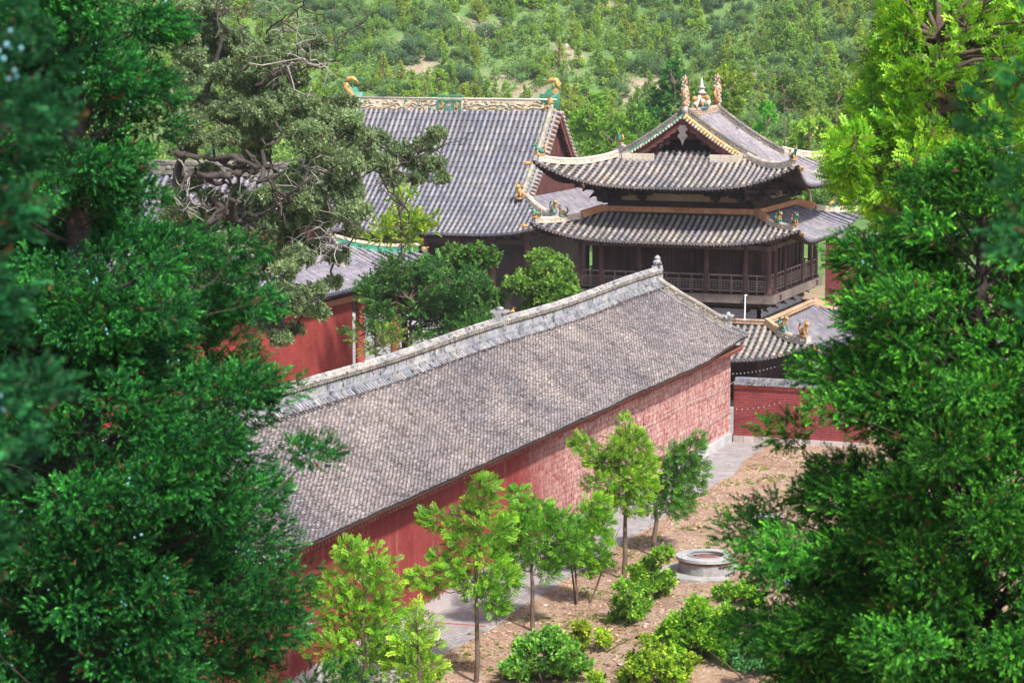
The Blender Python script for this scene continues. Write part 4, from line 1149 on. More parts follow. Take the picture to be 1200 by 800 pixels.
def limb(mb, a, b, r0, r1, r, bend=.12, n=5, tint=(1, 1, 1)):
    a = Vector(a); b = Vector(b); L = (b - a).length; pts = []
    off = Vector(r.normal(size=3)) * L * bend
    for i in range(n):
        f = i / (n - 1); pts.append(a.lerp(b, f) + off * math.sin(math.pi * f) + Vector(r.normal(size=3)) * L * bend * .12 * (0 < i < n - 1))
    mb.tube(pts, [r0 + (r1 - r0) * i / (n - 1) for i in range(n)], 6, tint, cap=False)
    return pts

# ------------------------------------------------------------------ big foreground conifers
def conifer(name, label, px, D, top_py, prof, seed, dens=150, size=.17, cA=(.006, .065, .022), cB=(.036, .25, .038), base_r=.2, nclump=150, cs=.42, berries=0, group=None, only_from=None, half=None, dz=0, cat='tree'):
    """prof: list of (py, radius_m); the axis is a vertical trunk"""
    r = np.random.default_rng(seed)
    ax = at(px, 400, D); gx, gy = ax[0], ax[1]; gz = zg(gx, gy)
    root = empty(name, (gx, gy, gz), label, cat, group)
    zs = [at(px, py, D)[2] - gz for py, _ in prof]; rs = [q for _, q in prof]
    Rf = lambda z: float(np.interp(z, zs[::-1], rs[::-1]))
    ztop = zs[0]; zbot = zs[-1]
    mb = MB(); mb.tube([(0, 0, -.3), (.05, 0, ztop * .35), (-.04, .05, ztop * .7), (0, 0, ztop * .97)], [base_r, base_r * .8, base_r * .5, .02], 8, (1, 1, 1), cap=False)
    clumps = []
    # weights by radius so that clumps cover the lateral surface evenly
    zz_ = np.linspace(zbot, ztop, 200); wv = np.array([Rf(q) + .15 for q in zz_]); wv /= wv.sum()
    for i in range(nclump):
        z = r.choice(zz_, p=wv); R_ = Rf(z) * (r.uniform(.12, 1.0) ** .6) * (1 + .10 * r.normal())
        az = r.uniform(0, 2 * math.pi)
        c = (R_ * math.cos(az), R_ * math.sin(az), z)
        s_ = cs * r.uniform(.6, 1.25) * (.55 + .45 * min(1, Rf(z) / 1.5))
        clumps.append((*c, s_, s_, s_ * r.uniform(.45, .75), r.uniform(.55, 1.35)))
        limb(mb, (0, 0, max(.5, z - R_ * .55)), c, base_r * (.05 + .03 * R_), base_r * .025, r, .08)
    mb.build('trunk', M['bark_dark'], root)
    crown_obj('crown', root, clumps, dens * 2.1, size, cA, cB, TJ, M['needle'], seed + 1, .3, .25, (0, 0), .35, .95, .7)  # strong tip gain: new growth, plus lit tips and shaded bases painted in
    if berries:
        mb = MB()
        for i in range(berries):
            c = clumps[r.integers(len(clumps))]; u = r.normal(size=3); u /= np.linalg.norm(u); p = np.array(c[:3]) + u * np.array(c[3:6]) * 1.02
            for q in range(3): mb.ell(p + r.normal(size=3) * .03, (.011, .011, .011), (1, 1, 1), 5, 4)
        tag(mb.build('berries', M['berry'], root), kind='stuff')
    return root
conifer('juniper_tree', 'large dark green juniper filling the left foreground, in front of the long roof', 95, 24, -260,
        [(-260, .1), (-150, .45), (0, .88), (100, .90), (180, .86), (240, 1.06), (330, 1.5), (420, 1.66), (480, 1.95), (560, 2.0), (650, 2.3), (700, 2.2), (860, 2.3), (1150, 2.1)], 11, nclump=560, berries=250, cs=.35, dens=400, size=.12)
conifer('juniper_tree', 'dark juniper at the left edge, partly behind the bigger left juniper', -40, 29, -200,
        [(-200, .2), (0, 1.6), (300, 1.9), (600, 2.2), (800, 2.3), (1050, 1.9)], 13, nclump=300, cs=.5, dens=110, size=.24)
conifer('juniper_tree', 'blurred blue-green juniper closest to the camera at the left edge', -75, 9.5, -300,
        [(-300, .2), (0, .30), (60, .42), (160, .48), (300, .46), (420, .42), (470, .40), (600, .26), (640, .14), (700, .08), (900, .08), (1300, .15)], 17, nclump=170, cs=.17, dens=480, size=.10,
        cA=(.006, .055, .022), cB=(.022, .17, .055), berries=90, base_r=.1)
conifer('juniper_tree', 'large bright green juniper filling the right foreground', 1150, 24, 120,
        [(150, .1), (200, .55), (260, 1.02), (330, 1.30), (400, 1.42), (450, 1.75), (520, 1.72), (580, 1.78), (640, 2.38), (700, 2.20), (760, 2.25), (900, 2.3), (1100, 2.1)], 19, nclump=620, berries=160, cs=.35, dens=400, size=.12,
        cA=(.010, .09, .018), cB=(.08, .36, .03))
conifer('juniper_tree', 'blurred dark juniper closest to the camera at the upper right edge', 1300, 10, -250,
        [(-250, .2), (0, .28), (60, .48), (130, .72), (200, .60), (300, .42), (420, .18), (600, .12), (1200, .2)], 23, nclump=90, cs=.17, dens=420, size=.10, cA=(.01, .10, .035), cB=(.035, .24, .06), base_r=.1)

# ------------------------------------------------------------------ trees laid out clump by clump
def placed_tree(name, label, base, D, clumps_px, k, cA, cB, seed, tmpl=TP, size=.25, dens=230, mat='leaf', bark='bark', r0=.09, stems=1, cat='tree', group=None, trunk_px=None, depth=.8, shell=.3, up=.2, flat=.8, hand=None, tip=.25, part=('trunk', 'crown'), limbk=.3, chain=False):
    """base world xy; clumps_px: (px,py,radius_px) in photo units seen at distance D"""
    r = np.random.default_rng(seed); bx, by = base; bz = zg(bx, by)
    root = empty(name, (bx, by, bz), label, cat, group); B = np.array([bx, by, bz])
    cl = []
    for c in clumps_px:
        dd = r.normal() * depth * .5
        P = at(c[0], c[1], D + dd) - B; s_ = c[2] * D / 2900.0 * (1.12 if group == YT else 1)
        cl.append((*P, s_, s_, s_ * flat, c[3] if len(c) > 3 else r.uniform(.85, 1.15)))
    mb = MB(); zt = max(c[2] for c in cl); zlow = min(c[2] for c in cl)
    tp = [np.array([0, 0, -.1])]
    if trunk_px: tp += [at(px, py, D) - B for px, py in trunk_px]
    else: tp += [np.array([.03 * zt, 0, zt * .3]), np.array([0, .02 * zt, zt * .62]), np.array([0, 0, zt * .9])]
    if not chain and D < 110:
        t2 = [tp[0]]
        for a_, b_ in zip(tp[:-1], tp[1:]): t2 += [(a_ + b_) / 2 + r.normal(size=3) * np.array([.05, .05, 0]), b_ + r.normal(size=3) * np.array([.03, .03, 0])]
        tp = t2
    for s_ in range(stems):
        o = np.array([r.normal() * .16, r.normal() * .16, 0]) * (stems > 1)
        pts = [p + o * (1 + .8 * i) for i, p in enumerate(tp)]; m = len(pts)
        mb.tube(pts, [r0 * (1 - .8 * i / (m - 1)) / (1 if stems == 1 else 1.8) for i in range(m)], 8, (1, 1, 1), cap=False)
    nodes_ = [np.array(q) for i in range(len(tp) - 1) for q in [tp[i] * (1 - f) + tp[i + 1] * f for f in np.linspace(0, 1, 5)] if q[2] > zt * .3]
    if chain:
        todo = sorted(cl, key=lambda c: min(np.linalg.norm(np.array(c[:3]) - q) for q in nodes_))
        for c in todo:
            P_ = np.array(c[:3]); q = min(nodes_, key=lambda q: np.linalg.norm(P_ - q)); L_d = np.linalg.norm(P_ - q)
            pts = limb(mb, q, P_, r0 * .22 * min(1, .4 + L_d / 3), r0 * .10, r, .22, 6)
            nodes_ += [np.array(p_) for p_ in pts[2:]]
            for _ in range(3):
                u = r.normal(size=3) * np.array(c[3:6]) * .7; limb(mb, P_, P_ + u, r0 * .08, r0 * .02, r, .2, 5)
    for c in (() if chain else cl):
        # limbs leave the trunk below their clump
        best = None
        for i in range(len(tp) - 1):
            for f in np.linspace(0, 1, 6):
                q = tp[i] * (1 - f) + tp[i + 1] * f
                if q[2] < c[2] - .15 * c[3]:
                    d = np.linalg.norm(q - np.array(c[:3])) + .3 * abs(c[2] - q[2])
                    if q[2] > zt * .18 and (best is None or d < best[0]): best = (d, q)
        q = best[1] if best else tp[1]
        limb(mb, q, c[:3], r0 * limbk, r0 * .08, r, .10)
        for _ in range(3):
            u = r.normal(size=3) * np.array(c[3:6]) * .6; limb(mb, c[:3], np.array(c[:3]) + u, r0 * .10, r0 * .03, r, .1, 4)
    mb.build(part[0], M[bark], root, True)
    crown_obj(part[1], root, cl, dens, size, cA, cB, tmpl, M[mat], seed + 5, shell, up, (0, 0), .25, tip)
    return root
def C8(L): return [(400 + a * .4333, 480 + b * .4333, c * .4333) + tuple(e) for a, b, c, *e in L]
YT = 'young trees along the path'
YG_A, YG_B = (.09, .29, .015), (.27, .52, .03)
def g2(px, py): 
    d = at(px, py, 1) - np.array([0, 0, CAM_H]); t = -(CAM_H - .25) / d[2]; return np.array([0, 0, CAM_H]) + d * t
def gbase(px, py):
    p = g2(px, py); return (p[0], p[1]), float((p - np.array([0, 0, CAM_H])) @ cF)
b, D = gbase(558, 791)
placed_tree('young_tree', 'young yellow-green tree in front, with long low branches, standing by the path', b, D, C8([(392, 205, 30), (375, 250, 42), (350, 290, 38), (255, 295, 30), (300, 320, 28), (232, 290, 20), (420, 330, 40), (330, 360, 40), (270, 400, 28), (300, 440, 40), (225, 455, 26), (190, 460, 16), (400, 400, 42), (440, 460, 38), (350, 470, 40), (395, 500, 40), (420, 530, 30), (250, 480, 24), (445, 300, 22)]), 0, YG_A, YG_B, 31, trunk_px=[(559, 740), (558, 690), (562, 640), (566, 590)], group=YT)
b, D = gbase(624, 731)
placed_tree('young_tree', 'young bushy tree with bare trunk, second from the left along the path', b, D, C8([(478, 228, 26), (500, 270, 40), (545, 290, 42), (470, 310, 38), (600, 310, 42), (510, 340, 45), (570, 350, 42), (440, 360, 36), (480, 400, 36), (540, 400, 38), (600, 380, 34), (450, 430, 26), (560, 440, 24), (630, 350, 30)]), 0, (.06, .24, .015), (.20, .46, .03), 37, trunk_px=[(624, 690), (623, 650), (618, 600)], group=YT)
b, D = gbase(680, 701)
placed_tree('young_tree', 'young thin tree with several slender stems, between bushier ones', b, D, C8([(695, 250, 28), (660, 290, 36), (700, 300, 34), (640, 330, 38), (690, 350, 36), (650, 390, 32), (690, 400, 28), (715, 405, 18), (620, 400, 26), (660, 430, 22)]), 0, YG_A, YG_B, 41, trunk_px=[(682, 660), (684, 620)], stems=3, group=YT, r0=.08)
b, D = gbase(731, 672)
placed_tree('young_tree', 'tallest young tree by the path, light green with a narrow pointed top', b, D, C8([(768, 35, 20), (775, 70, 30), (755, 100, 32), (800, 100, 34), (655, 95, 26), (640, 85, 16), (685, 130, 28), (720, 145, 28), (770, 140, 36), (815, 150, 36), (740, 180, 30), (790, 190, 38), (705, 195, 22), (670, 200, 16), (760, 230, 34), (820, 210, 34), (715, 260, 24), (790, 255, 32), (735, 235, 24)]), 0, YG_A, (.30, .46, .03), 43, trunk_px=[(733, 620), (735, 580), (733, 520)], group=YT, r0=.11)
b, D = gbase(768, 644)
placed_tree('young_tree', 'darker dense young tree nearest the far end of the path', b, D, C8([(965, 80, 22), (945, 110, 32), (900, 110, 24), (915, 145, 42), (870, 165, 36), (955, 160, 34), (890, 195, 44), (935, 205, 42), (850, 215, 36), (880, 245, 40), (925, 250, 34), (840, 255, 28), (905, 275, 26)]), 0, (.04, .17, .02), (.13, .34, .03), 47, trunk_px=[(768, 610), (772, 585), (785, 540)], group=YT, dens=150, r0=.12)
b, D = gbase(425, 842)
placed_tree('young_tree', 'yellow-green tree in the lower left, rising beside the left juniper', b, D, C8([(20, 385, 40), (60, 400, 50), (100, 440, 46), (30, 450, 60), (120, 500, 40), (60, 510, 66), (20, 560, 60), (100, 570, 56), (50, 620, 66), (120, 640, 36), (90, 680, 50), (30, 700, 60), (-20, 640, 60), (-30, 500, 50), (60, 740, 50)]), 0, YG_A, YG_B, 53, dens=130, group=YT)
b, D = gbase(488, 850)
placed_tree('young_tree', 'small bright yellow-green tree at the lower left edge of the path', b, D, C8([(200, 545, 26), (185, 580, 36), (230, 590, 34), (180, 630, 46), (225, 640, 40), (200, 680, 50), (245, 690, 28), (190, 730, 50), (230, 740, 40), (160, 690, 40)]), 0, (.14, .34, .02), (.38, .58, .035), 59, dens=130, group=YT)

# bushes
BG = 'bushes on the dirt bank'
def bush(px, py, rx, ry, label, cA, cB, seed, stem=False, name='leafy_bush'):
    """px,py: foot of the bush"""
    b, D = gbase(px, py - 6); r = np.random.default_rng(seed); cl = []; rx *= 1.04; ry *= 1.06; cA = tuple(v * 1.15 for v in cA); cB = tuple(min(.62, v * 1.2) for v in cB)
    n = max(8, int(rx * ry / 55))
    for i in range(n):
        a = r.uniform(0, math.pi); q = r.uniform(.15, .80) ** .6 * (1.28 if r.random() < .22 else 1)
        cl.append((px + rx * q * math.cos(a), py - ry * .25 - ry * 1.35 * q * math.sin(a), (.30 + .12 * r.random()) * min(rx, ry) * 1.0))
    return placed_tree(name, label, b, D, cl, 0, cA, cB, seed, TC, .25, 170, r0=.05, stems=4, cat='bush', group=BG, depth=rx * D / 2900 * 1.1, shell=.2, up=.4, tip=.3, part=('stems', 'foliage'))
BA, BB = (.07, .22, .02), (.22, .42, .04)
bush(640, 800, 40, 36, 'dark green bush with a bare stem leaning out on its left', (.06, .22, .03), (.20, .42, .06), 61)
bush(692, 768, 24, 26, 'small yellow-green bush between two darker bushes', (.14, .28, .02), (.36, .48, .04), 62)
bush(734, 735, 29, 27, 'mid-green bush in the middle of the planted row', BA, BB, 63)
bush(764, 708, 31, 34, 'taller leafy bush nearest the trees and the well', BA, (.26, .46, .04), 64)
bush(766, 806, 44, 30, 'broad low yellow-green bush at the bottom edge', (.12, .27, .02), (.34, .5, .04), 65)
bush(815, 782, 46, 40, 'largest rounded bush in front of the well', (.08, .26, .02), (.26, .48, .03), 66)
bush(866, 716, 32, 24, 'bush tucked against the right juniper below the well', (.08, .25, .02), (.24, .46, .03), 67)
bush(850, 744, 26, 22, 'small bush behind the largest rounded bush', (.08, .25, .02), (.22, .42, .03), 68)
bush(700, 822, 30, 20, 'low bush cut by the bottom of the photo, left of the broad one', (.12, .27, .02), (.32, .46, .04), 69)
bush(880, 800, 26, 34, 'blue-green shrub under the right juniper', (.03, .16, .05), (.1, .32, .1), 70)
b_, D_ = gbase(558, 792)

# the well
wp = g2(828, 672); wx, wy = wp[0], wp[1]; wz = zg(wx, wy)
well = empty('well', (wx, wy, wz), 'round concrete-topped brick well standing on the dirt bank', 'well'); well.scale = (1.0, 1.0, .92)
def ring(mb, r0, r1, z0, z1, n=40, tint=(1, 1, 1), jit=0):
    V = []; 
    for r_, z in ((r0, z0), (r1, z0), (r1, z1), (r0, z1)):
        for k in range(n):
            a = 2 * math.pi * k / n; j = 1 + jit * math.sin(k * 2.3); V.append((r_ * j * math.cos(a), r_ * j * math.sin(a), z))
    F = []
    for q in range(4):
        for k in range(n): F.append((q * n + k, q * n + (k + 1) % n, ((q + 1) % 4) * n + (k + 1) % n, ((q + 1) % 4) * n + k))
    mb.add(V, F, tint)
mb = MB(); ring(mb, .70, 1.18, .64, .76, 44, (.85, .85, .85)); ring(mb, .66, .74, .76, .79, 44, (.7, .7, .7)); wr = mb.build('rim_slab', M['concrete'], well)
mb = MB()
for q in range(2, 3):
    for k in range(26):
        a = 2 * math.pi * (k + .5 * (q % 2)) / 26; mb.box((1.02 * math.cos(a), 1.02 * math.sin(a), .42 + q * .07), (.12, .235, .062), a, jc((.8, .85, .8), .35))
mb.build('brick_course', M['brick_red'], well)
mb = MB(); ring(mb, .85, 1.06, -.5, .53, 40, (.62, .60, .58), .01); ring(mb, .9, 1.75, -.2, .10, 40, (.8, .78, .75), .03); mb.build('shaft', M['concrete'], well)
mb = MB(); mb.lathe((0, 0, .46), [(.72, -.02), (.72, .12)], 32, (1, .95, .95))
for i in range(8): mb.box((-.62 + i * .178, 0, .60), (.165, 2 * math.sqrt(max(.02, .69 ** 2 - (-.62 + i * .178) ** 2)), .04), 0, jc((3.2, 2.6, 2.5), .2))
mb.build('wooden_lid', M['wood'], well)
mb = MB(); sp = g2(900, 607); mb.prism([(-.5, -.35), (.45, -.4), (.6, .3), (-.4, .4)], (sp[0], sp[1], zg(sp[0], sp[1]) + .02), (1, 0, 0), (0, 1, 0), (0, 0, 1), .16)
o = mb.build('stone_slab', M['concrete']); tag(o, 'flat pale stone slab lying on the dirt by the right juniper', 'slab')

# rubble, litter and weeds on the dirt bank
r = np.random.default_rng(90); Vs = []; Fs = []; Tn = []; n0 = 0
cube = np.array([(-1, -1, -.6), (1, -1, -.7), (1, 1, -.6), (-1, 1, -.7), (-.7, -.8, .6), (.8, -.6, .5), (.6, .8, .7), (-.8, .6, .4)])
cf = [(0, 3, 2, 1), (4, 5, 6, 7), (0, 1, 5, 4), (1, 2, 6, 5), (2, 3, 7, 6), (3, 0, 4, 7)]
for i in range(17000):
    x = -30.6 + abs(r.normal()) * 4.5 if i % 3 else r.uniform(-30.5, -18); y = r.uniform(72, 121); 
    if x > -16: continue
    cl_ = mnoise.noise(Vector((x * .5, y * .5, 5)))
    if r.random() > .55 + cl_: continue
    s_ = abs(r.normal()) * .026 + .012; s_ = min(s_, .12)
    if r.random() < .01: s_ *= 2.4
    an = r.uniform(0, 6.28); c_, q_ = math.cos(an), math.sin(an); sc = np.array([r.uniform(.7, 1.6), r.uniform(.6, 1.2), r.uniform(.2, .7)]) * s_
    v = (cube + r.normal(size=cube.shape) * .22) * sc; v = np.stack([v[:, 0] * c_ - v[:, 1] * q_, v[:, 0] * q_ + v[:, 1] * c_, v[:, 2]], 1) + np.array([x, y, zg(x, y) + s_ * .25])
    Vs.append(v); Fs += [tuple(n0 + k for k in f) for f in cf]; k = r.uniform(.5, 1.6); Tn += [(k, k * r.uniform(.8, 1.05), k * r.uniform(.7, 1.1))] * 6; n0 += 8
o = raw_mesh('rubble', np.vstack(Vs), Fs, np.array(Tn), M['rubble']); tag(o, 'scattered stones and broken brick on the bare dirt bank', 'rubble', kind='stuff')
n = 4200; x = -30.3 + np.abs(r.normal(size=n)) * 4; y = r.uniform(72, 120, size=n)
keep = np.array([mnoise.noise(Vector((a * .45, b * .45, 11))) > .10 for a, b in zip(x, y)]); x = x[keep]; y = y[keep]; n = len(x)
P = np.stack([x, y, [zg(a, b) for a, b in zip(x, y)]], 1); Dv = np.stack([r.normal(size=n) * .4, r.normal(size=n) * .4, np.ones(n)], 1)
dry = r.random((n, 1)) < .45; tn = np.where(dry, np.array([[.34, .29, .13]]), np.array([[.12, .24, .03]])) * r.uniform(.6, 1.5, size=(n, 1))
V, F, t = foliage(P, Dv, r.uniform(.12, .3, size=n), tn, TCs, r, .3)
o = raw_mesh('weeds', V, F, t, M['leaf']); tag(o, 'low weeds and grass tufts growing out of the dirt', 'weeds', kind='stuff')

# ------------------------------------------------------------------ old juniper behind the long roof
def crop6(L): return [(200 + a * .325, b * .325, c * .325) + tuple(e) for a, b, c, *e in L]
ob = at(212, 400, 90)
OLD = [(x_, y_, r_) for x_, y_, r_ in [(225, 20, 18), (250, 8, 20), (245, 40, 22), (275, 45, 22), (300, 60, 20), (225, 75, 22), (262, 85, 24), (295, 100, 24), (330, 72, 16), (238, 120, 22), (280, 130, 24), (320, 120, 22), (345, 150, 22), (300, 155, 22), (260, 160, 20), (220, 140, 20), (350, 95, 14), (365, 175, 22), (330, 215, 20), (350, 240, 22), (390, 215, 22), (300, 235, 20), (245, 230, 16), (225, 262, 16), (205, 230, 18), (240, 275, 22), (270, 285, 24), (300, 275, 24), (255, 310, 22), (225, 300, 24), (285, 315, 22), (215, 335, 22), (250, 345, 20), (205, 250, 20), (270, 245, 20), (300, 255, 18), (245, 200, 16), (225, 160, 20), (210, 110, 22), (340, 275, 22), (370, 255, 20), (335, 315, 18), (365, 290, 18)]] + crop6([(60, 40, 50), (120, 80, 60), (40, 120, 60), (140, 160, 70), (70, 200, 70), (210, 130, 50), (30, 280, 60), (200, 220, 70), (290, 200, 60), (370, 140, 40), (420, 190, 50), (480, 170, 50), (540, 160, 40), (520, 215, 50), (440, 235, 50), (370, 240, 60),
  (330, 300, 70), (250, 340, 70), (180, 400, 60), (250, 440, 70), (330, 400, 80), (400, 350, 70), (340, 480, 80), (260, 500, 50), (420, 440, 80), (480, 380, 60), (500, 480, 80), (570, 420, 70), (620, 370, 60), (650, 430, 60), (680, 490, 60), (610, 500, 80), (560, 560, 80),
  (640, 590, 80), (700, 560, 60), (740, 500, 50), (760, 590, 60), (820, 540, 50), (870, 580, 50), (920, 520, 50), (960, 480, 40), (950, 590, 50), (980, 640, 35), (890, 640, 40), (800, 640, 50), (500, 620, 80), (560, 680, 90), (480, 720, 80), (640, 690, 70), (420, 660, 60), (350, 700, 50), (300, 560, 60),
  (50, 430, 60), (40, 540, 50), (660, 760, 70), (540, 780, 80), (410, 790, 70), (330, 780, 60), (240, 690, 40), (60, 660, 60), (30, 760, 70), (120, 780, 50), (190, 800, 50)]) + \
  [(215, 300, 22), (240, 330, 24), (265, 350, 22), (290, 320, 26), (320, 300, 26), (350, 300, 22), (300, 355, 20), (330, 345, 26), (355, 360, 14), (375, 365, 14), (345, 385, 12), (310, 375, 22), (370, 340, 16), (390, 330, 12), (200, 270, 18), (330, 395, 16), (395, 300, 16), (415, 270, 14)]
old = placed_tree('old_juniper', 'old gnarled grey-green juniper with twisted dark limbs, in front of the great hall roof', (ob[0], ob[1]), 90, [(a, b_, c_ * .92) for a, b_, c_, *_ in OLD], 0, (.11, .19, .085), (.28, .38, .195), 71, TCs, .36, 190, 'leaf', 'bark_dark', r0=.30,
                  trunk_px=[(208, 560), (212, 420), (205, 300), (208, 200), (232, 130), (250, 85), (262, 40)], depth=3.0, shell=.15, flat=.62, tip=.15, chain=True)
rr_ = np.random.default_rng(72); B = np.array([ob[0], ob[1], zg(ob[0], ob[1])])
def big_limb(name, pts, r0, r1, mat, D=90, tw=0, dj=.4):
    mb = MB(); P = []
    dd = 0
    for i, (px, py) in enumerate(pts):
        dd += rr_.normal() * dj; P.append(at(px, py, D - 1.6 + dd) - B)
    Q = []
    for i in range(len(P) - 1):
        for f in (0, .25, .5, .75): Q.append(P[i] * (1 - f) + P[i + 1] * f + rr_.normal(size=3) * .06 * (f > 0))
    Q.append(P[-1]); m = len(Q)
    mb.tube(Q, [(r0 * .46 + (r1 * .8 - r0 * .46) * i / (m - 1)) * (1 + .16 * rr_.normal()) for i in range(m)], 8, (1, 1, 1), cap=False)
    for _ in range(tw):
        i = rr_.integers(m // 3, m); a = Q[i]; e = a + rr_.normal(size=3) * np.array([.7, .7, .5]) + np.array([0, 0, .15])
        p2 = limb(mb, a, e, r1 * 1.0, r1 * .4, rr_, .25, 5)
        for _ in range(2): limb(mb, p2[3], Vector(p2[3]) + Vector(rr_.normal(size=3)) * .35, r1 * .5, r1 * .25, rr_, .25, 4)
    return mb.build(name, mat, old, True)
big_limb('limb', [(206, 178), (225, 183), (245, 186), (275, 184), (300, 196), (318, 195)], .26, .10, M['bark_dark'], tw=5)
big_limb('limb', [(215, 205), (240, 205), (262, 206), (285, 200), (300, 200)], .28, .14, M['bark_dark'], tw=4)
big_limb('dead_branch', [(275, 186), (295, 197), (320, 193), (350, 187), (362, 200), (380, 206), (398, 208)], .10, .03, M['bark_pale'], tw=9)
big_limb('dead_branch', [(303, 196), (292, 212), (285, 228), (275, 240)], .06, .025, M['bark_pale'], tw=5)
big_limb('dead_branch', [(208, 180), (216, 196), (222, 216), (218, 238), (224, 256)], .06, .025, M['bark_pale'], tw=10)
big_limb('limb', [(215, 232), (245, 245), (275, 258), (300, 270)], .10, .16, M['bark_dark'], tw=6)
big_limb('limb', [(285, 255), (310, 250), (330, 240), (345, 232)], .16, .06, M['bark_dark'], tw=6)
big_limb('dead_branch', [(320, 88), (318, 80), (335, 76), (352, 72), (372, 70)], .09, .03, M['bark_pale'], tw=9)
big_limb('dead_branch', [(312, 40), (318, 28), (335, 18), (352, 8), (362, -6)], .07, .03, M['bark_dark'], tw=8)
big_limb('dead_branch', [(318, 36), (338, 36), (360, 28)], .05, .02, M['bark_pale'], tw=5)
big_limb('dead_branch', [(395, 52), (405, 40), (418, 34), (425, 26)], .06, .02, M['bark_dark'], tw=6)
big_limb('dead_branch', [(252, 45), (255, 20), (250, -10)], .08, .03, M['bark_dark'], tw=7)
big_limb('dead_branch', [(286, 50), (284, 30), (278, 20), (295, 8)], .06, .02, M['bark_dark'], tw=7)
big_limb('limb', [(300, 100), (330, 85), (360, 78), (400, 70)], .12, .04, M['bark_dark'], tw=5)
big_limb('limb', [(420, 210), (445, 198), (470, 190), (500, 180), (520, 178)], .08, .03, M['bark_dark'], tw=5)
big_limb('limb', [(438, 200), (452, 218), (470, 240), (480, 262)], .07, .03, M['bark_dark'], tw=4)
big_limb('dead_branch', [(345, 290), (365, 270), (385, 260), (405, 255)], .05, .02, M['bark_pale'], tw=16)
big_limb('dead_branch', [(350, 300), (380, 290), (410, 285)], .04, .02, M['bark_pale'], tw=16)

# ------------------------------------------------------------------ trees between the halls
def simple_tree(name, label, px, D, clumps, cA, cB, seed, tmpl=TC, size=.4, dens=80, mat='leaf', group=None, cat='tree', r0=.16, **k):
    p = at(px, 400, D); return placed_tree(name, label, (p[0], p[1]), D, clumps, 0, cA, cB, seed, tmpl, size, dens, mat, 'bark', r0, 1, cat, group, None, k.pop('depth', 2.0), k.pop('shell', .25), .3, k.pop('flat', .8), None, .3)
CG = 'trees in the courtyard behind the long hall'
def blob(cx, cy, rx, ry, n, seed, s=.34):
    r = np.random.default_rng(seed); out = []
    for i in range(n):
        a = r.uniform(0, 6.28); q = math.sqrt(r.uniform(0, .85)); out.append((cx + rx * q * math.cos(a), cy + ry * q * math.sin(a), s * min(rx, ry) * r.uniform(.7, 1.2)))
    return out
simple_tree('round_tree', 'round leafy light green tree beside the left end of the pavilion gallery', 632, 128, blob(634, 335, 40, 42, 26, 1), (.07, .20, .03), (.24, .42, .07), 101, size=.34, dens=120, group=CG)
simple_tree('round_tree', 'bright green leafy tree in the middle of the courtyard under the hall eave', 555, 126, blob(556, 330, 40, 50, 28, 2), (.05, .17, .03), (.17, .36, .06), 102, size=.36, dens=120, group=CG)
simple_tree('pine_tree', 'yellow-green pine top standing against the great hall roof', 470, 122, blob(470, 262, 30, 14, 9, 3, .6) + blob(505, 262, 20, 10, 4, 33, .6) + blob(455, 283, 30, 12, 6, 34, .6) + blob(475, 225, 10, 14, 4, 35, .7), (.12, .26, .02), (.33, .46, .04), 103, TJ, .6, 70, group=CG)
simple_tree('pine_tree', 'dark spreading pine right of the shrine porch', 480, 120, blob(480, 340, 55, 30, 24, 4) + blob(450, 385, 45, 20, 16, 5) + blob(520, 375, 40, 30, 16, 6), (.03, .12, .025), (.11, .28, .05), 104, TJ, .55, 75, group=CG)
simple_tree('pine_tree', 'mid-green pine between the dark pine and the round trees', 545, 119, blob(530, 330, 35, 30, 14, 7) + blob(560, 380, 40, 22, 14, 8), (.03, .12, .03), (.10, .28, .05), 105, TJ, .55, 75, group=CG)
simple_tree('pine_tree', 'dark pine close beside the red column of the shrine porch', 470, 121, blob(466, 340, 28, 38, 18, 61), (.03, .10, .02), (.09, .24, .04), 108, TJ, .55, 75, group=CG)
simple_tree('hedge_shrub', 'low yellow-green shrub beside the ridge of the long hall', 440, 114, blob(445, 400, 34, 14, 14, 9, .7), (.08, .2, .02), (.24, .36, .04), 106, TJ, .4, 34, group=CG, cat='shrub')
simple_tree('hedge_shrub', 'dark shrub at the foot of the pavilion, behind the roof ridge', 650, 127, blob(650, 372, 28, 14, 10, 10, .6), (.03, .10, .03), (.09, .22, .05), 107, TC, .32, 50, group=CG, cat='shrub')
# locust on the right, bright yellow-green
p = at(1090, 400, 44)
rl_ = []
rq = np.random.default_rng(5)
for i in range(230):
    y = rq.uniform(-60, 275); xl = np.interp(y, [-60, 30, 60, 100, 165, 195, 225, 275], [1035, 1030, 1022, 1006, 985, 975, 990, 1040]); x = xl + 14 + abs(rq.uniform(0, 1)) ** 1.1 * (1225 - xl)
    rl_.append((x, y, rq.uniform(14, 26)))
placed_tree('locust_tree', 'bright yellow-green tree behind the right juniper, beside the pavilion roofs', (p[0], p[1]), 44, rl_, 0, (.12, .36, .02), (.34, .62, .03), 111, TP, .24, 200, r0=.2, depth=1.6, shell=.2)

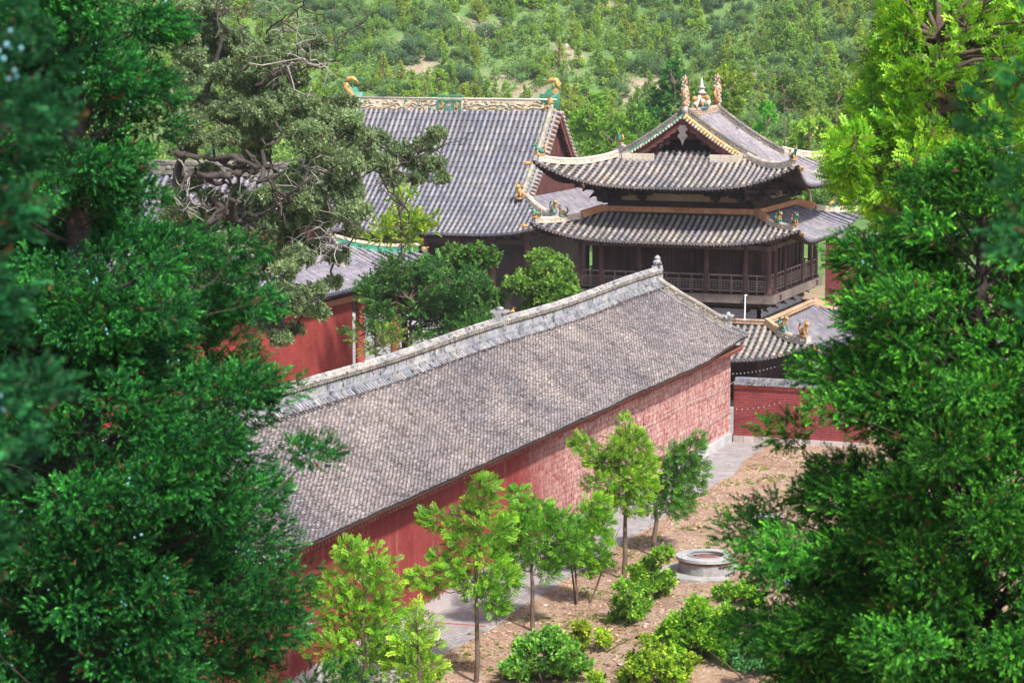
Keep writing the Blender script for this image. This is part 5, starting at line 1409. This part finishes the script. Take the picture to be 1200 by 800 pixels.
# mid-distance trees beyond the compound
MG = 'trees beyond the temple walls'
mid = [('leafy_tree', 'dark pointed tree rising behind the left slope of the pavilion roof', 788, 225, blob(788, 95, 16, 28, 12, 21, .5) + blob(780, 130, 24, 22, 12, 22, .5), (.03, .12, .03), (.08, .24, .05)),
 ('leafy_tree', 'bright rounded tree in the gap between the great hall and the pavilion', 720, 210, blob(712, 165, 28, 22, 16, 23, .45), (.10, .26, .03), (.22, .42, .05)),
 ('leafy_tree', 'tall soft green tree just right of the great hall dragon ornament', 690, 230, blob(690, 140, 20, 34, 14, 24, .5), (.10, .26, .03), (.24, .44, .06)),
 ('leafy_tree', 'broad green tree above the left corner of the pavilion roof', 745, 220, blob(745, 150, 26, 26, 16, 25, .45), (.07, .2, .03), (.18, .36, .06)),
 ('leafy_tree', 'yellow-tinged tree behind the pavilion ridge figurines', 850, 235, blob(855, 108, 24, 28, 14, 26, .5), (.14, .26, .03), (.30, .40, .06)),
 ('leafy_tree', 'compact bright green cypress right of the pavilion ridge', 895, 215, blob(897, 138, 11, 18, 8, 27, .7), (.06, .28, .03), (.16, .46, .04)),
 ('leafy_tree', 'light green leafy tree above the right corner of the pavilion roof', 945, 205, blob(945, 155, 28, 16, 14, 28, .6), (.15, .34, .04), (.34, .52, .08)),
 ('leafy_tree', 'yellow-green rounded tree beside the bright yellow-green locust', 975, 225, blob(985, 125, 24, 28, 14, 29, .5), (.12, .24, .03), (.26, .36, .06)),
 ('leafy_tree', 'green shrubby tree between the pavilion eaves and the locust', 990, 170, blob(995, 222, 20, 18, 12, 30, .6), (.06, .22, .03), (.16, .38, .05)),
 ('leafy_tree', 'soft green tree behind the top of the pavilion roof', 825, 230, blob(825, 130, 26, 28, 14, 36, .5), (.08, .2, .04), (.2, .36, .07)),
 ('leafy_tree', 'tall olive tree on the slope right of the ridge figurines', 915, 250, blob(930, 108, 22, 24, 12, 37, .5), (.10, .2, .04), (.22, .32, .07)),
 ('leafy_tree', 'pale green tree seen above the old juniper on the left', 380, 230, blob(378, 125, 34, 24, 14, 38, .5), (.12, .26, .04), (.28, .42, .08)),
 ('leafy_tree', 'pale green tree behind the old juniper trunk', 300, 225, blob(290, 140, 50, 40, 20, 39, .4), (.12, .24, .05), (.28, .40, .1))]
for i, (nm, lb, px, D, cl, cA, cB) in enumerate(mid): simple_tree(nm, lb, px, D, cl, cA, cB, 200 + i, size=.62, dens=24, mat='hill_leaf', group=MG, depth=3.0)

# ------------------------------------------------------------------ hillside vegetation
def proto(kind, seed):
    r = np.random.default_rng(seed); cl = []
    if kind == 'cone':
        H = 1.0
        for i in range(26):
            z = r.uniform(.12, 1); R_ = .30 * (1 - z) ** .75 * r.uniform(.5, 1); a = r.uniform(0, 6.28); s_ = .10 * (1.25 - z * .7); cl.append((R_ * math.cos(a), R_ * math.sin(a), z * .95, s_, s_, s_ * 1.2, r.uniform(.8, 1.2)))
    else:
        for i in range(22):
            a = r.uniform(0, 6.28); q = math.sqrt(r.uniform(0, .8)); z = .38 + .40 * r.uniform(-1, 1) * math.sqrt(1 - q * q); cl.append((.52 * q * math.cos(a), .52 * q * math.sin(a), z, .16, .16, .13, r.uniform(.8, 1.2)))
    return cl
def proto_obj(kind, name, cA, cB, seed, tr=True):
    root = empty(name, (0, 0, 0)); mb = MB(); r = np.random.default_rng(seed); cl = proto(kind, seed)
    mb.tube([(0, 0, -.08), (.01, 0, .4), (0, 0, .85)], [.035, .025, .008], 6, cap=False)
    for c in cl[:8]: limb(mb, (0, 0, max(.1, c[2] - .2)), c[:3], .014, .005, r, .1, 4)
    mb.build('trunk', M['bark'], root)
    crown_obj('crown', root, cl, 1200, .062, cA, cB, TC, M['hill_leaf'], seed + 1, .25, .4, (0, 0), .25, .3)
    return root
CC = [((.22, .42, .06), (.46, .62, .10)), ((.25, .38, .06), (.48, .58, .12)), ((.14, .30, .07), (.30, .48, .12)), ((.17, .36, .07), (.36, .56, .11))]
RC = [((.11, .24, .10), (.25, .42, .18)), ((.14, .30, .10), (.30, .47, .19)), ((.18, .36, .08), (.36, .56, .15)), ((.10, .22, .12), (.22, .37, .21))]
PC = [proto_obj('cone', 'hillside_conifer', *CC[i], 300 + i) for i in range(4)]
PR = [proto_obj('round', 'hillside_shrub', *RC[i], 320 + i) for i in range(4)]
def place_hill():
    r = np.random.default_rng(77); used = {id(p): False for p in PC + PR}
    cnt = {'c': 0, 'r': 0}; tries = 0; occ = []
    extra = []
    while (cnt['c'] < 300 or cnt['r'] < 300) and tries < 20000:
        tries += 1
        l = r.uniform(-85, 82); t = r.uniform(318, 392)
        x = l * cR[0] + t * cFh[0]; y = l * cR[1] + t * cFh[1]; z = zg(x, y)
        q = np.array([x, y, z]) - np.array([0, 0, CAM_H]); f = q @ cF; px = 600 + 2900 * (q @ cR) / f; py = 400 - 2900 * (q @ cU) / f
        if not (195 < px < 1075 and -18 < py < 250): continue
        if px < 300 and r.random() < .6: continue
        if bare(x, y) > .2 and r.random() < .8: continue
        patch = mnoise.noise(Vector((l * .045, t * .06, 31)))
        cone = (patch + r.normal() * .22) > -.02
        if cone and cnt['c'] >= 300 or (not cone and cnt['r'] >= 300): continue
        s_ = r.uniform(2.8, 5.2) if cone else r.uniform(2.0, 4.2)
        if cone and r.random() < .08: s_ *= 1.45
        if any((x - a) ** 2 + (y - b) ** 2 < (.26 * (s_ + c)) ** 2 * (1.0) for a, b, c in occ[-600:]): continue
        occ.append((x, y, s_))
        P_ = PC if cone else PR; k = r.integers(4); p = P_[k]
        if not used[id(p)]: o = p; used[id(p)] = True
        else: o = copy_tree(p)
        o.location = (x, y, z - .1); o.rotation_euler = (0, 0, r.uniform(0, 6.28)); w_ = s_ * r.uniform(.85, 1.2)
        o.scale = (w_, w_, s_)
        if cone: tag(o, 'small light green conifer growing on the hillside behind the temple', 'conifer', 'small conifers on the hillside'); cnt['c'] += 1
        else: tag(o, 'rounded dark green shrub growing on the hillside behind the temple', 'shrub', 'rounded shrubs on the hillside'); cnt['r'] += 1
    return occ
occ = place_hill()
# scrub between the counted trees: one mass
r = np.random.default_rng(78); cl = []
for i in range(9000):
    l = r.uniform(-110, 100); t = r.uniform(300, 430)
    x = l * cR[0] + t * cFh[0]; y = l * cR[1] + t * cFh[1]
    if bare(x, y) > .17 and r.random() < .85: continue
    s_ = r.uniform(.5, 1.25) * (1.3 if t > 385 else 1); pn = mnoise.noise(Vector((l * .06, t * .08, 51)))
    cl.append((x, y, zg(x, y) + s_ * .5, s_, s_, s_ * .75, 1.0 + .45 * pn + r.normal() * .12))
o = crown_obj('hillside_scrub', None, cl, 14, .46, (.14, .28, .09), (.36, .50, .17), TC, M['hill_leaf'], 79, .2, .5, None, .3, .3)
tag(o, 'low scrub and grass covering the hillside between the trees', 'scrub', kind='stuff')
cl = []
for i in range(1500):                                       # wood in the dip behind the compound
    l = r.uniform(-110, 95); t = r.uniform(255, 325); x = l * cR[0] + t * cFh[0]; y = l * cR[1] + t * cFh[1]
    s_ = r.uniform(1.0, 2.4); cl.append((x, y, zg(x, y) + s_ * .7, s_, s_, s_ * .9, 1.0 + r.normal() * .2))
o = crown_obj('valley_wood', None, cl, 7, .85, (.12, .27, .06), (.32, .48, .11), TC, M['hill_leaf'], 80, .2, .5, None, .3, .3)
tag(o, 'dense green wood filling the dip between the temple and the hill', 'wood', kind='stuff')
# rocks showing on the bare patches
Vs = []; Fs = []; Tn = []; n0 = 0
for i in range(4000):
    l = r.uniform(-60, 80); t = r.uniform(335, 395); x = l * cR[0] + t * cFh[0]; y = l * cR[1] + t * cFh[1]
    if bare(x, y) < .14: continue
    s_ = abs(r.normal()) * .16 + .10; an = r.uniform(0, 6.28); c_, q_ = math.cos(an), math.sin(an)
    v = (cube + r.normal(size=cube.shape) * .2) * np.array([r.uniform(.7, 1.6), r.uniform(.6, 1.2), r.uniform(.4, .9)]) * s_
    v = np.stack([v[:, 0] * c_ - v[:, 1] * q_, v[:, 0] * q_ + v[:, 1] * c_, v[:, 2]], 1) + np.array([x, y, zg(x, y)])
    Vs.append(v); Fs += [tuple(n0 + k for k in f) for f in cf]; k = r.uniform(.6, 1.3); Tn += [(k, k, k)] * 6; n0 += 8
o = raw_mesh('hillside_rocks', np.vstack(Vs), Fs, np.array(Tn), M['rock']); tag(o, 'loose tan rocks on the bare patches of the hillside', 'rocks', kind='stuff')

# ------------------------------------------------------------------ air
mb = MB(); 
cx_, cy_ = cFh[0] * 640, cFh[1] * 640
mb.box((cx_, cy_, 70), (1500, 1800, 280), PS)
m_, t_, o_ = nodes('thin_haze'); pv = N(t_, 'ShaderNodeVolumePrincipled'); pv.inputs['Color'].default_value = (.92, .96, 1, 1); pv.inputs['Density'].default_value = HAZE; pv.inputs['Anisotropy'].default_value = .2
t_.links.new(pv.outputs[0], o_.inputs['Volume'])
if HAZE: o = mb.build('haze', m_); tag(o, 'thin pale haze in the air between the temple and the hillside', 'haze', kind='stuff')

# ------------------------------------------------------------------ strings of small lights
def light_string(label, pts, n):
    mb = MB(); pts = [Vector(p) for p in pts]; Q = []
    for a, b in zip(pts[:-1], pts[1:]):
        for i in range(12):
            f = i / 12; Q.append(a.lerp(b, f) - Vector((0, 0, .12 * math.sin(math.pi * f))))
    Q.append(pts[-1]); root = empty('light_string', pts[0], label, 'string lights'); o0 = pts[0]
    mb.tube([q - o0 for q in Q], .008, 4, cap=False); mb.build('wire', M['wire'], root)
    mb = MB(); L = [0]
    for a, b in zip(Q[:-1], Q[1:]): L.append(L[-1] + (b - a).length)
    s_ = 0; i = 0
    while s_ < L[-1]:
        while L[i + 1] < s_: i += 1
        q = Q[i].lerp(Q[i + 1], (s_ - L[i]) / (L[i + 1] - L[i])); mb.ell(q - o0 - Vector((0, 0, .04)), (.022, .022, .028), (.8, .8, .8), 6, 4); s_ += n
    mb.build('bulbs', M['white'], root)
light_string('thin string of white bulbs strung high along the peeling red wall', [(-32.9, 103, 3.2), (-32.8, 112, 3.3), (-32.8, 120.1, 3.15), (-30.3, 120.35, 3.2)], .28)
light_string('string of white bulbs low on the wall corner, reaching the cross wall', [(-32.9, 108, 1.6), (-32.85, 120.1, 1.75), (-30.3, 120.35, 2.25)], .28)
light_string('string of white bulbs under the lower pavilion eave', [(-35.6, 128.6, 2.3), (-32.6, 128.4, 2.9)], .22)
